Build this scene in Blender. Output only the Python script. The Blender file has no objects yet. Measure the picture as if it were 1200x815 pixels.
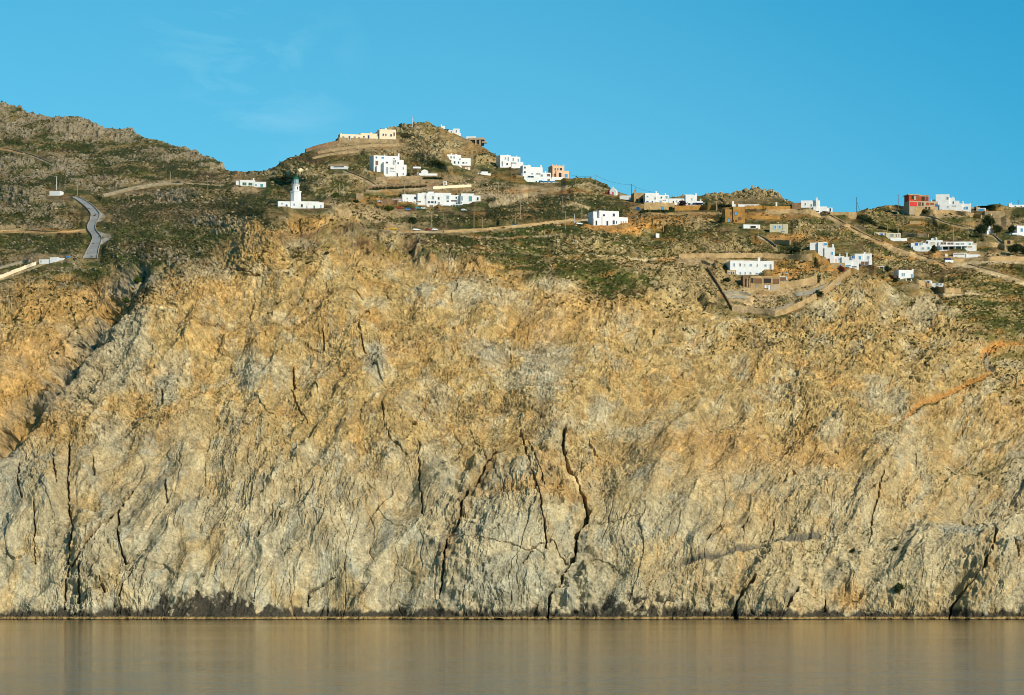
import bpy, bmesh, math, random
import numpy as np
from mathutils import Vector, Matrix

random.seed(7)
RNG = np.random.default_rng(7)
R = math.radians
scene = bpy.context.scene
COL = scene.collection

SEA_BUMP, SEA_SWELL, SEA_ROUGH, EXPOSURE = 0.42, 0.35, 0.10, 0.28
SEA_GLOSS = (.87, .79, .66, 1)
SKY_LOW, SKY_HIGH = (1.42, 1.06, .99, 1), (.6, .93, 1.0, 1)
SKY_TINT = (0.48, 1.33, 1.22, 1)
# ------------------------------------------------------------------ what was built on the headland
# house: name, label, category, bearing of the front foot (px, py), turn in degrees, wall material,
#   blocks (px0, px1, py top, py foot, step back m, depth m[, part name, material]),
#   openings (kind, px, py, width, height, material), chimneys (px0, px1, py top, py foot, step back)
W, DR, GT = 'window', 'door', 'gate'
HOUSES = [
 dict(name='farmhouse', label='long cream stone house strung along the shoulder just below the hilltop, three stepped wings', cat='house', at=(431,167), rot=14, mat='cream',
  blocks=[(399,425,158,167.5,0.6,8),(423,446,156,166.5,1.6,8),(444.5,464,151,163,0,9),(396.5,466,163,169.5,-2.5,12,'retaining_wall','stone')],
  op=[(W,403,162.3,2,2.6,'grey'),(DR,409,163,1.8,4.2,'wood'),(W,416,162,2,2.6,'grey'),(W,421,162,1.2,2,'wood'),(W,427,160.5,1.4,1.8,'pane'),(DR,432.5,161,1.6,4.6,'navy'),(W,443.5,157.8,2.2,2.4,'grey'),(W,449,157.5,1.4,2.2,'pane'),(W,452,157.5,1.4,2.2,'wood'),(W,458,158,1.6,2.4,'pane'),(DR,461.6,156.5,1.5,3.6,'wood')],
  ch=[(452,454,149,152,3),(435,436.4,154.4,157,3),(400,401.3,156.6,159,2)]),
 dict(name='villa', label='large white cubic villa with blue-shaded west wing, midway up the hill below the cream house', cat='house', at=(457,208), rot=20, mat='white',
  blocks=[(440,470,182,201,3.5,9),(450,466,190,207,0.4,6),(464,473,187,208.4,0,7),(471,477,192,208,1.2,6),(442.5,447,194.5,201,1.5,4),(470,474,186,194,3,5)],
  op=[(W,443.3,184.6,1.4,1.6,'pane'),(W,450.5,184.8,2.6,1.8,'bluepane'),(W,463.5,185,2.2,1.2,'grey'),(W,453.8,190.8,2.2,1.8,'navy'),(W,461.5,190.5,1.6,4.5,'greyblue'),(DR,454,200,2,7,'greyblue'),(W,459.5,197.5,4.5,2,'grey'),(W,460,200.6,6,.9,'grey'),(W,466.4,191,1.3,1.8,'pane'),(W,472.6,197,1.2,2.4,'grey'),(W,472.4,203.5,1.2,1.8,'grey'),(DR,465.4,205,1.2,4,'dark'),(W,443.7,191,3.4,5,'wood')],
  ch=[(468.3,470.2,178.6,183,4),(453,454.4,180.4,183,5)]),
 dict(name='villa', label='white two-level villa on a brown stone basement, right of the bare rocky hillside gully', cat='house', at=(538,195), rot=16, mat='white',
  blocks=[(525,541.5,181,189,2.5,8),(529,542,187.5,195,0.3,6),(540,552,185,194.5,0.8,8),(540,552,194,200.5,0.2,8,'basement','stone_brown'),(528.5,541,194.5,197,0,5),(521,526,183,184.6,1,3)],
  op=[(W,529.7,184.5,1.4,2.2,'grey'),(W,533.2,184.5,1.4,2.2,'grey'),(W,533,190.8,1.5,2.6,'pane'),(W,537.6,190.8,1.3,2.4,'pane'),(W,543.3,190.8,2,1.6,'pane'),(W,547,190.5,1.4,1.2,'grey'),(W,546,197.5,1.2,2,'cream'),(W,549.5,197.3,2.2,2.4,'cream')],
  ch=[(530.2,531.6,179.2,182,4),(535.5,537.3,180,182,4)]),
 dict(name='cottage', label='small white gabled cottage with a long low wall, right of the large cubic villa', cat='house', at=(500,206), rot=8, mat='white',
  blocks=[(491,512.5,203.2,206.4,0,6),(494,502,201,204.5,1.5,4)], gable=[(493.6,502.4,201,198.6,1.4,4.2)],
  op=[(DR,489.9,204,1.2,3,'dark')], ch=[(484.5,494,195,196,3)]),
 dict(name='cottage', label='small low white house with a dark open porch, under the villa on the brown basement', cat='house', at=(567,205), rot=8, mat='white',
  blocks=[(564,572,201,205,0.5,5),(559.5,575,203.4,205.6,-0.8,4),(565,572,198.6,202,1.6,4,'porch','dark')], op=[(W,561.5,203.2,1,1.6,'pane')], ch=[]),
 dict(name='hotel', label='long white terraced hotel of stepped cubes above the parked cars, mid slope', cat='hotel', at=(515,240), rot=8, mat='white',
  blocks=[(472,490.5,228,240.5,2.2,10),(466.5,487,234.8,240.2,0.4,8),(489.5,500,226.6,241,0.8,9),(499.5,511,226.4,246,0.2,10),(510,529,225.6,243,1.2,11),(527.5,541.5,227.4,241,3.4,9),(540.5,556,226,240.5,1.0,10),(554.5,563.5,228,240,1.7,9),(561,566.5,235.8,240,0.4,6),(516,541,240.6,244.8,-2.2,5,'terrace','white'),(541,552,240.4,243,-1.2,4,'terrace','stone_tan'),(486,500,240.6,244.5,-0.8,5,'terrace','stone_tan')],
  op=[(W,487.2,232.3,2.2,2.6,'pane'),(W,478,233,1.2,1.6,'grey'),(DR,468.6,237.6,1.1,2.8,'pane'),(DR,471.6,238,1,2.6,'pane'),(DR,474.7,238,1,2.6,'pane'),(DR,477.8,238,1,2.6,'pane'),(DR,485.5,238,1.1,2.6,'grey'),(W,490.5,236.8,6,1.5,'stone_brown'),(W,498.5,231,1,2.6,'grey'),(W,502.7,237.2,1.8,2,'pane'),(W,506.6,237.2,3.2,2,'pane'),(W,510.3,237.2,1.3,2.4,'pane'),(W,507.5,231.8,1.2,3,'pane'),(W,514.4,232.4,1.5,2.6,'pane'),(W,525,231,2.8,3.6,'greyblue'),(W,525,235.5,2.4,1.4,'pane'),(W,532.5,234.6,8,1.6,'dark'),(W,535.5,230.8,1.4,2.2,'pane'),(W,536,237.3,1.4,1.8,'pane'),(W,541.4,232,1.8,4.4,'greyblue'),(W,540.5,237,1.2,2,'pane'),(W,551.5,232.2,2.8,5,'teal'),(W,560.2,232,1.6,3,'pane'),(W,557.4,238,1.2,2,'pane'),(DR,563.4,238.2,1.2,2.8,'pane'),(W,522,242.4,7,2,'pane'),(W,511,242,4,1.6,'dark'),(W,514.5,237.8,2,1.6,'grey'),(W,505.5,242.6,4,4,'stone_brown')],
  ch=[(502,509,224.2,226.8,3),(495,500,225.5,227,3),(476,477,226.8,229,4)], pergola=[(459,473,234.2,240,-1,5,4,'white'),(529,541,240,244,-4,3,4,'white')]),
 dict(name='villa', label='tall white twin-cube villa on the ridge, topmost of the stepped white cluster', cat='house', at=(600,197), rot=18, mat='white',
  blocks=[(586.3,599,182,196.5,0.6,9),(597.5,611,183,191.5,2.2,9),(599.5,613.5,189.5,199,0.2,8),(601.5,613,198,207,0.8,6,'basement','stone_brown'),(586,600,196,201.5,-0.4,6,'terrace','white')],
  op=[(W,592.8,186,1.2,2.2,'greyblue'),(W,589,192.5,1.2,5,'grey'),(W,594.6,192.5,1.6,2.2,'pane'),(W,596,186.5,1,4,'greyblue'),(W,602.5,186.5,1.2,3,'grey'),(W,608.6,187.3,1.2,3.4,'greyblue'),(W,602.5,191.2,5.5,1.3,'grey'),(W,611,195.8,1.5,2.5,'bluepane'),(W,606.8,202,1.8,3,'cream'),(DR,599.6,200.5,1.2,6,'dark')],
  ch=[(596,597.2,180.6,183,4),(607,608.2,181.5,184,4)]),
 dict(name='villa', label='sprawling white villa with stepped terraces and blue parasols, left of the peach house', cat='house', at=(632,214), rot=12, mat='white',
  blocks=[(613,623,194,205,1.4,8),(621.5,637,195.5,205,2.8,8),(612,640,203,209,1.8,9),(614,632,206.5,217,0.2,9),(630,647,201.6,209,3,7),(626,642,207.5,214,1.2,7),(638,651,208.5,213.5,2.2,6),(632,663,214,220.5,-1.2,7,'terrace','white'),(615.5,632,216.5,222,-0.9,8,'terrace','white'),(607,615,207.5,212,2,6,'terrace','white')],
  op=[(W,615.6,196.8,1.5,2,'pane'),(W,615.5,202.2,1.7,1.8,'navy'),(W,623.5,203.8,4,1.6,'greyblue'),(W,631.5,203.8,5,1.5,'grey'),(W,622,207.6,7,2,'pane'),(W,634,212.4,3,2,'lightblue'),(W,640.5,213,3.6,2,'lightblue'),(W,647,213,3,1.6,'pane'),(W,635.5,205.5,2,2,'grey'),(W,643,211,4.5,3.6,'stone_brown'),(W,628.5,213.5,1.2,2,'pane'),(W,636,218.4,1.5,1.4,'pane'),(W,639,218.4,2,1.4,'pane'),(W,645,218.6,2.2,1.4,'pane'),(W,651.5,219,2,1.5,'pane'),(W,658.5,219.6,2,1.5,'navy'),(W,625,217.6,3.5,1.6,'stone_brown'),(W,631,203,1.6,1,'wood'),(W,644,204.6,3,2.5,'wood')],
  ch=[(634.6,636.3,192.6,196.5,4),(620,622,193,195,3),(640,641.4,199.6,202,4)], pergola=[(632,651,212.4,215,-1.6,3,5,'lightblue')]),
 dict(name='tower_house', label='peach battlemented house with dark arched openings beside the white stepped villa', cat='house', at=(655,211), rot=18, mat='peach',
  blocks=[(648,662,194,208.5,1.2,9),(652,667,200,209.6,0.2,8),(646,660,208,214,-0.6,8,'terrace','white')],
  op=[(W,651.2,198.6,1.3,2.6,'wood'),(W,654.4,198.6,1.3,2.6,'wood'),(W,658,198.3,2,2.6,'dark'),(W,656.5,205.2,2.8,4.8,'dark'),(W,663.6,205.8,3,4,'bluepane'),(W,650.6,205.5,2,3.6,'wood')],
  ch=[(647.8,648.8,192.6,195,1.4),(652.2,653.2,193,195,1.4),(656.2,657.2,193,195,1.4),(661,662,192.6,195,1.4)]),
 dict(name='chapel', label='small white chapel with red barrel roof on the skyline beside the overhead wires', cat='chapel', at=(718,229), rot=-14, mat='white',
  blocks=[(714.4,722,224.4,229.6,0,5)], gable=[(714.2,722.2,224.5,220.4,-0.05,5.2)], op=[(DR,718.3,227,1.4,3,'rooftile')], ch=[(717.6,719,219,221.4,0.2)],
  roofwing=[(710.5,716,222,226,1.2,5)]),
 dict(name='farm_building', label='low white flat building right of the red-roofed chapel, partly behind the slope', cat='building', at=(735,234.5), rot=-8, mat='white',
  blocks=[(726,742.6,229.2,235,0,6),(739,743.4,230.6,236,-0.8,4)], op=[(W,741,233,1.2,2,'pane')], ch=[]),
 dict(name='barn', label='tan stone barn with a dark open doorway, left of the white courtyard villa', cat='building', at=(749,238), rot=10, mat='stone_tan',
  blocks=[(743,757,226,238.5,0.4,9)], op=[(DR,753.2,235,5,4.2,'dark'),(W,746.5,234.5,1.4,2.2,'dark')], ch=[(744,745.4,222.5,227,2)]),
 dict(name='house', label='white two-storey house with side wings above the orange earth mound', cat='house', at=(714,264.5), rot=22, mat='white',
  blocks=[(703,726.5,247,264.5,1.0,9),(697.5,706,248,258,3,8),(706,716,254,265,0.4,4),(695.5,703,256.2,265,0.2,7),(725,737.6,253.6,262,1.6,8)],
  op=[(W,708.6,252.6,2.2,2.2,'navy'),(W,720.2,251.7,2.2,3,'navy'),(DR,712,262,2,5,'navy'),(DR,720,260.4,2.2,4.2,'navy'),(W,723.5,260.2,1.1,3,'pane'),(DR,698.9,262,1.8,4.6,'dark'),(W,729.5,259.6,1.2,2.6,'greyblue'),(W,732.4,259.2,1.2,2.4,'greyblue'),(W,735,259,1.1,2.2,'greyblue')],
  ch=[]),
 dict(name='villa', label='white courtyard villa with parapet turret above a stone wall with a blue gate', cat='house', at=(770,240.5), rot=6, mat='white',
  blocks=[(756,769.5,226.3,240.5,0.6,10),(767,784,228,240.5,1.4,9),(756,784,238,241,-0.5,8)],
  op=[(W,759,230.4,1.4,1.3,'grey'),(W,767.8,232.6,1.3,1.8,'grey'),(W,775.6,231.3,1.3,1.8,'pane'),(W,781.7,231,1.6,2.8,'greyblue'),(W,758.8,237,2.2,2.6,'blue'),(W,764.6,237.2,1,2.4,'pane'),(W,768.8,238.4,2.6,2,'lightblue'),(W,774.7,236.4,1.6,2.6,'greyblue'),(W,779,234.6,4,.8,'grey')],
  ch=[(769,770.8,223.8,227,3),(780,781.2,226,229,3),(766,773,225.6,227,4)]),
 dict(name='villa', label='white villa with tall chimney and dark pergola behind the purple bush', cat='house', at=(806,241), rot=4, mat='white',
  blocks=[(784,804.5,232.4,241.5,2,8),(803.5,815.5,228.4,241,1,8),(814,824,235,242,2.4,7),(822,830,237,243,1.8,6),(786,826,240.6,244.4,-1.5,7,'terrace','white')],
  op=[(W,811,233.2,1,2.4,'greyblue'),(W,789.7,237.6,1.1,4,'pane'),(W,793.5,236,1,2,'grey'),(W,817,239.6,3,3,'pane'),(W,808,239.2,2.4,2,'pane'),(W,792.5,241.8,5,1.6,'dark')],
  ch=[(815,817,226.6,236,1.2),(821,822.6,233.2,237.5,3),(803,815.5,227.6,229,3)], pergola=[(812,824.5,238,242.4,-1.4,4,4,'navy')]),
 dict(name='stone_house', label='ochre stone two-storey house with a sky-blue door and windows', cat='house', at=(861,261.5), rot=10, mat='ochre',
  blocks=[(850,860,245.6,261.5,0.9,8),(859,873,242.2,262.5,0.2,9)],
  op=[(W,857.3,250.2,1.6,3,'wood'),(W,862.4,250.4,2.2,3,'lightblue'),(DR,854.8,259,2,4.4,'lightblue'),(W,859.5,259,1,1.6,'dark'),(W,862.7,259,1,1.6,'dark'),(W,867,256.2,3.6,2.6,'wood')], ch=[]),
 dict(name='villa', label='low white villa behind a dark hedge, chimneys at both ends, above the ochre stone house', cat='house', at=(878,242.5), rot=2, mat='white',
  blocks=[(865,890,239.6,243,0.4,8),(889,903,241.4,244,1,6,'side_wall','pale'),(857.8,862,239.5,243,0.2,3,'chimney_base','white'),(908,914,241.8,243.5,0.3,4,'chimney_base','white')],
  op=[(W,884,241.8,3,1.2,'pane')], ch=[(858,860.3,236,243,1),(909.2,911.2,237,243,1)]),
 dict(name='carport', label='low white flat-roofed carport with one dark opening below the ochre stone house', cat='building', at=(881,268), rot=8, mat='white',
  blocks=[(871,891,263.2,268.5,0,6)], op=[(GT,882.5,266.2,6.4,2.8,'dark')], ch=[]),
 dict(name='stone_house', label='pale stone one-storey house with two bright blue windows beside orange earth', cat='house', at=(912,272.5), rot=-6, mat='pale',
  blocks=[(902,917.6,262.6,272.5,0.2,9),(917,923,262.9,274,0,9.2)], op=[(W,908.6,266.4,1.9,3.2,'lightblue'),(W,913.6,266.4,1.9,3.2,'lightblue'),(W,918,271.8,2.4,1.8,'grey')], ch=[]),
 dict(name='villa', label='white villa on the skyline with one tall chimney, wings stepping down to the right', cat='house', at=(952,245.5), rot=-4, mat='white',
  blocks=[(938.5,961,234.6,243.5,2,9),(953,960,242,248,0.3,5),(959.5,969,242,251,0.8,9),(968,975.5,243.2,250.5,2,8),(928,939,237.4,244.5,1.2,8,'annex','stone_brown')],
  op=[(W,951,240.5,1.4,2.4,'grey'),(W,944,239,1,2,'grey'),(W,973,246,1.6,3.4,'pane'),(W,958,248,3,1,'dark'),(W,945,243.6,12,1,'stone_brown')], ch=[(956,958.2,231.8,246.5,0.2)]),
 dict(name='villa', label='large white seven-window villa standing over a tan stone terrace house inside the walled compound', cat='house', at=(882,323), rot=6, mat='white',
  blocks=[(856,907.5,305.2,318.5,1.8,12),(862.5,893,316.5,324.2,0.9,9),(852,862,316.8,322.5,0.4,5,'side_wall','stone_tan')],
  op=[(W,860.9,310.4,1.7,3,'greyblue'),(W,867.8,310.4,1.2,2.8,'pane'),(W,873.5,310.6,.9,1.8,'grey'),(W,880.4,310.6,2.2,2.6,'greyblue'),(W,888.4,311,.8,2.4,'grey'),(W,897.8,311,2.2,2.4,'greyblue'),(W,904,312.6,1.6,5.6,'grey'),(W,868,320.4,1.4,2.6,'greyblue'),(W,873.6,320.4,.9,2.4,'grey'),(W,880,320.4,1.4,2,'grey'),(W,887.4,320.6,2.4,1.4,'grey'),(W,854.2,320,1.2,2.4,'dark'),(W,857,320,1.2,2.4,'dark'),(W,859.8,320,1.2,2.4,'dark')],
  ch=[(889.6,892.4,301,306.5,4)], pergola=[(891,922,319.3,322.6,-0.6,5,5,'greyblue')]),
 dict(name='stone_house', label='tan stone terrace house with dark openings and a white doorway, below the seven-window villa', cat='house', at=(897,340), rot=6, mat='stone_tan',
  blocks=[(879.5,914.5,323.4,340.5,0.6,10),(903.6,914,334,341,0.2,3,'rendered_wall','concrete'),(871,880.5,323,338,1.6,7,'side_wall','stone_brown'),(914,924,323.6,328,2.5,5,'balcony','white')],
  op=[(W,881.7,329,2,4.6,'dark'),(W,888.5,329.4,8,5,'wood'),(W,899.5,329.2,8,5,'dark'),(W,909.6,329.6,6.6,5,'wood'),(DR,901.6,337.6,2.6,6.4,'white'),(W,898.6,336,5,3.4,'white'),(W,886.2,335.4,1.6,1.6,'greyblue'),(W,919,326,7,2.4,'wood')], ch=[(875.6,876.4,326,337,0.2),(878,878.8,326,337,0.2)]),
 dict(name='villa', label='white two-part villa descending the slope, blue windows, beside the dark-red stair ramp', cat='house', at=(972,308), rot=-6, mat='white',
  blocks=[(949,960.5,283.6,293,3,8),(958.5,969.5,283.2,299,1.6,9),(966,978,290,302,0.8,8),(973,989,300,309.5,1.6,8),(986,998,301.2,311,0.5,8),(996,1006,304,312.5,1.2,6),(973,990,308.4,313.4,-0.4,6,'basement','stone_tan')],
  op=[(W,967.3,286,2.6,1.8,'lightblue'),(W,975.2,297,1.8,3,'lightblue'),(W,978.6,305.2,2.6,3,'peach'),(W,983.3,304,.8,2,'grey'),(W,999.5,302,3.6,2.6,'blue'),(DR,984.8,312,2.2,3.4,'lightblue'),(W,993.5,312,6,1.4,'lightblue'),(W,1000,313,7,1.2,'pane')],
  ch=[(975.2,977,285.6,291,2.5),(983.4,984.6,297,301,3),(991.6,993,296,302,3)]),
 dict(name='house', label='small white cubic house with two blue windows at the right end of the descending villa', cat='house', at=(1011,312), rot=-4, mat='white',
  blocks=[(1001.6,1012,297.2,312,0.6,8),(1011,1021.6,297,307,1,8),(1018,1022,305,312.5,0.5,5),(1003,1021,311,315,-1,5,'terrace','dark')],
  op=[(W,1008,302.2,2,3.2,'lightblue'),(W,1017.6,302,2,2.8,'greyblue'),(W,1013,309,8,4,'wood')], ch=[(1012.6,1014.4,294.8,298,3)], pergola=[(1019,1036,313,315.6,-2,4,4,'white')]),
 dict(name='cottage', label='white cottage with a blue-shaded west gable above the zigzag porch on the rocky spur', cat='house', at=(1062,326.5), rot=14, mat='white',
  blocks=[(1053,1071,316.4,326.5,0.3,8),(1048,1056,324,328.5,1.6,5,'side_wall','redwood')],
  op=[(W,1057.8,322,1.5,3,'greyblue'),(W,1059.8,322,1.5,3,'greyblue'),(W,1069,323.6,1.6,4,'lightblue')], ch=[(1070,1071.6,315,318,1)]),
 dict(name='porch', label='low white columned porch with dark bays, downhill right of the small white cottage', cat='building', at=(1088,335), rot=-12, mat='white',
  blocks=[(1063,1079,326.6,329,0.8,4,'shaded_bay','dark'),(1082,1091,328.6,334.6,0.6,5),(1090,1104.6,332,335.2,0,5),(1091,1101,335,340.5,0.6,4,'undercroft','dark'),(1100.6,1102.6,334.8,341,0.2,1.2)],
  op=[(W,1087.6,331.6,2.6,3.4,'navy'),(W,1083.6,331.4,1.6,4,'dark'),(W,1098,333.4,2.6,1.8,'grey'),(W,1102,333.6,1.8,1.6,'grey')],
  ch=[(1062,1063,326,329.4,0),(1068,1069,327,330,0),(1074,1075,328,331.4,0)]),
 dict(name='unfinished_house', label='unfinished red brick and concrete house shell on the skyline', cat='house', at=(1082,245.5), rot=12, mat='concrete',
  blocks=[(1066.5,1090.5,228,236.8,3.2,9,'upper_storey','brick'),(1065.5,1100,235.8,246,0.4,11),(1066.3,1074.6,237.2,242,0.1,2,'red_panel','redpanel'),(1065.6,1080,227.4,228.6,2.9,9.6,'roof_slab','concrete'),(1079,1091,228.5,229.7,3,9.4,'roof_slab','concrete'),(1072,1096,242.5,248.4,0.2,9,'basement','stone_tan')],
  op=[(W,1071.2,231.4,1.8,3,'dark'),(W,1077,231.6,1.8,2,'wood'),(W,1074,231.6,2.4,4.4,'concrete'),(W,1083.8,232.4,2.8,4.2,'dark'),(W,1088.6,231.6,1.6,4.4,'redwood'),(W,1078,239.4,2.4,3,'wood'),(W,1081.6,239.4,1.2,3,'dark'),(W,1087.5,239,2.6,2.2,'brick'),(W,1093,239,4,1.6,'brick'),(W,1085.4,244,1.4,2.2,'dark'),(W,1089.4,244,1.4,2.2,'dark'),(W,1098,240.2,2.4,2.4,'blue')], ch=[]),
 dict(name='villa', label='tall white stepped villa beside the red brick shell, with a bright blue window', cat='house', at=(1115,246.5), rot=-8, mat='white',
  blocks=[(1096.6,1112.6,227.4,246.4,1.2,9),(1111.5,1118.6,231.4,246,2,8),(1117.6,1124,235.2,246,1.2,8),(1101,1128,239.4,247.4,0.2,8),(1126,1137.4,239,246.4,1,8),(1091.5,1099,233,240,3,6),(1123,1130,238.4,243,2,6)],
  op=[(W,1110.6,232.4,1.6,2.6,'grey'),(W,1132.6,244.2,2.6,3,'lightblue'),(W,1118.4,241.8,4,1,'grey'),(W,1111,242.4,1,1.4,'grey'),(W,1129.6,244.4,1.2,2.6,'greyblue')],
  ch=[(1115.4,1117.6,230.2,232.4,3),(1127.6,1129,235.6,239,2),(1136,1137.4,238.4,240,1.4)]),
 dict(name='pool_house', label='low modern flat-roofed pool house with a blue glass front, right of the tall stepped villa', cat='building', at=(1147,247.5), rot=-6, mat='concrete',
  blocks=[(1138,1148.6,242.4,247.5,1.8,7),(1145.5,1155,244,248.6,0.3,7,'glass_wing','white'),(1138.5,1153,248.4,252,0.8,6,'undercroft','stone_brown')],
  op=[(W,1150.2,246.2,6.4,2.4,'lightblue'),(W,1141.6,245.2,5,1.4,'dark'),(W,1145.5,250.2,8,2,'dark')], ch=[(1144,1145.6,241,247,0.6)]),
 dict(name='stone_house', label='long low tan stone house below the skyline, right of the pool house', cat='house', at=(1166,256), rot=4, mat='stone',
  blocks=[(1154,1177.6,247.4,257.5,0.4,10),(1160,1176,256.4,261,0.1,6,'lower_terrace','stone_tan')], op=[(W,1162.4,251.8,1,3,'cream'),(W,1176.2,258.6,1.2,2.6,'cream'),(W,1167.6,259.4,3,2,'peach')], ch=[]),
 dict(name='chapel', label='small white gabled chapel standing against the big dark trees', cat='chapel', at=(1160,275), rot=24, mat='white',
  blocks=[(1156.4,1164,270.4,275.5,0.2,7)], gable=[(1156,1164.4,270.5,266.6,0.1,7.2)], op=[(W,1159.8,272.6,1.2,2,'greyblue')], ch=[(1159.6,1160.8,264.8,267.4,0.3)]),
 dict(name='villa', label='white villa with deep blue shaded walls at the far right edge of the hillside', cat='house', at=(1192,276), rot=18, mat='white',
  blocks=[(1193,1204,264,275,1.6,9),(1185.6,1194,273,279,0.6,6),(1194,1206,274.4,281,0.2,6),(1178,1186,274.6,278.6,1,4,'terrace','white')],
  op=[(W,1199,269.4,2.4,3.6,'bluepane'),(W,1196.5,277.4,4,3,'navy'),(W,1190,276.4,4.5,3,'lightblue')], ch=[(1191,1193,264,269,3)]),
 dict(name='archway', label='tan stone archway and courtyard wall below the blue-shaded villa at the right', cat='building', at=(1182,288), rot=6, mat='stone_tan',
  blocks=[(1177,1188,281.6,289,0.4,5),(1187,1200,285,290,0.8,3)], op=[(DR,1182.4,284,2.6,3.2,'dark')], ch=[]),
 dict(name='villa', label='wide modern white villa with continuous glazed bays and flat roof, mid right', cat='house', at=(1113,293), rot=-4, mat='white',
  blocks=[(1086,1105,281,290.5,2.4,9),(1100,1140.6,283,287.6,1.6,9),(1102,1143,287,293.4,0.6,9,'lower_storey','white'),(1068,1087,284,288.6,2.2,8),(1070,1090.4,288.2,294,0.4,6),(1139,1144.6,285,293,1.4,7,'end_wall','pale'),(1100,1133,294,296.6,-1.6,5,'terrace','white')],
  op=[(W,1074.6,285.6,3,3.4,'blue'),(W,1079,285.6,2,3,'greyblue'),(W,1087,283.8,2,2.4,'pane'),(W,1081,284.6,1,3,'pane'),(W,1094,285,5,3,'pale'),(W,1106,285.2,6,2.6,'wood'),(W,1114,285.4,7,2.4,'wood'),(W,1122.4,286,4,2,'grey'),(W,1128,286,4,1.6,'grey'),(W,1136.5,286.4,2,2,'teal'),(W,1111,291,13,3,'dark'),(W,1125,291.2,9,2.8,'pane'),(W,1082,291,2.4,1.8,'greyblue'),(W,1088.4,291,2,2.2,'teal'),(W,1136.5,289.6,5,2,'concrete')],
  ch=[(1092,1099,278.6,281.6,4),(1097,1098.6,277.6,281,3)], pergola=[(1104,1134,288.6,293.6,-2,3,5,'white')]),
 dict(name='poolside_pavilion', label='white low pavilion with a sloping canopy, below the wide glazed villa', cat='building', at=(1125,302), rot=-4, mat='white',
  blocks=[(1117,1133,296.4,299,0.4,5),(1132.4,1148,298.2,303,0.8,5),(1107.4,1110.6,297.4,301.5,0.2,3,'gatepost','cream')], op=[(W,1124,298,12,1.2,'wood')], ch=[(1131.8,1133,297,304,0)]),
 dict(name='house', label='low grey-white flat house with a round blue window above the sandy track', cat='house', at=(1040,279), rot=4, mat='pale',
  blocks=[(1025,1040,272.4,276,1,7),(1038,1056,273,280,0.3,8),(1043,1063,279.4,283,-0.8,5,'terrace','white')],
  op=[(W,1033.6,275,3,2.6,'blue'),(W,1045.4,276.2,4,4,'grey'),(W,1050.4,276.4,1,3.4,'wood'),(W,1053.6,276.4,1,3.4,'wood')], ch=[]),
 dict(name='shed', label='tiny white shed with a navy roof beside the sandy track', cat='shed', at=(1112.5,308), rot=8, mat='white',
  blocks=[(1107.6,1117.6,304.4,308.4,0.3,4),(1108.4,1114.6,302.4,304.8,0.2,3.8,'roof','navy'),(1117,1131,303,309,0.8,5,'side_wall','stone_tan')], op=[], ch=[]),
 dict(name='house', label='white flat house half hidden behind the skyline at the far right', cat='house', at=(1192,243.5), rot=0, mat='white',
  blocks=[(1183,1204,240,245,0.5,8),(1182,1186,238.6,244,0.1,4)], op=[(W,1190,242,1.2,1.2,'pane'),(W,1197,242.3,1.2,1.2,'pane')], ch=[(1184.5,1185.6,237.6,240,0.4)]),
 dict(name='farmhouse', label='long low white house with green-grey shutters on the saddle left of the lighthouse', cat='house', at=(294,218.4), rot=5, mat='white',
  blocks=[(276.4,282,211.8,216.6,1.4,7),(281,299,211.2,218,0.5,7),(297.5,311.8,213,219.4,0.1,7)],
  op=[(W,285.6,215.8,2.2,3,'green'),(W,288,215.8,1.4,3,'green'),(W,292.6,215.9,2.2,2.8,'green'),(W,295,216,1.2,2.8,'green'),(W,299.9,217,1.6,2,'greyblue'),(DR,306.6,217.6,2.6,3.2,'teal')], ch=[(296.4,298,208.8,212,1)]),
 dict(name='hut', label='small plain white box hut at the top of the grey road, beside a pole', cat='hut', at=(63,229.6), rot=-16, mat='white',
  blocks=[(57.4,70.4,224,229.8,0.2,6)], op=[], ch=[]),
 dict(name='ruin', label='roofless white walled enclosure stepping up the lane at the lower left', cat='ruin', at=(55,309.5), rot=-10, mat='white',
  blocks=[(45,60,303.8,309,0.6,5),(58,68,301.6,307,0.2,4),(68,75,302.8,305,0.5,3),(77.5,81.5,300.2,302,1.2,2,'water_tank','carblue')], op=[(W,47.4,306.4,1.2,2,'grey')], ch=[]),
 dict(name='bunker_house', label='low white house dug into the slope above the lighthouse, one long dark window strip', cat='house', at=(397,198.5), rot=-6, mat='white',
  blocks=[(387,406.6,194,199,0.3,7)], op=[(W,397,195.6,12,1,'pane')], ch=[], roofwing=[(384,407,191.2,194.4,0.1,7,'stone')]),
 dict(name='hut', label='square tan stone hut with a small chimney, left of the white hotel', cat='hut', at=(421.5,234), rot=6, mat='stone',
  blocks=[(417.2,426,226.8,234.4,0.2,5)], op=[], ch=[(424,425.6,224.6,228,1)]),
 dict(name='hut', label='single white pillar-like hut with an orange door above the long hotel', cat='hut', at=(521.5,217), rot=6, mat='white',
  blocks=[(519.4,524,212.6,217.4,0.2,3)], op=[(DR,521.4,215,1.4,2.6,'ochre')], ch=[]),
 dict(name='kiosk', label='small white box kiosk alone at the edge of the orange earth mound', cat='kiosk', at=(770.5,279), rot=20, mat='white',
  blocks=[(768.6,773,273.6,279.2,0.2,3)], op=[], ch=[]),
 dict(name='house', label='white cubic house breaking the skyline on the right shoulder of the hilltop', cat='house', at=(531,157), rot=2, mat='white',
  blocks=[(525.4,533,152.6,157.5,0.6,6),(531,538.6,150.8,158,0.2,6),(537,540,156,158.6,0.3,4),(518,521.6,147.6,151.8,2,4,'side_wall','white'),(519,526,151.6,154.6,1,4,'pergola','dark')], op=[(W,529,155,1,2,'grey'),(W,535,154,1,2.4,'grey')], ch=[(516.6,518,145.8,150,2)]),
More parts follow.
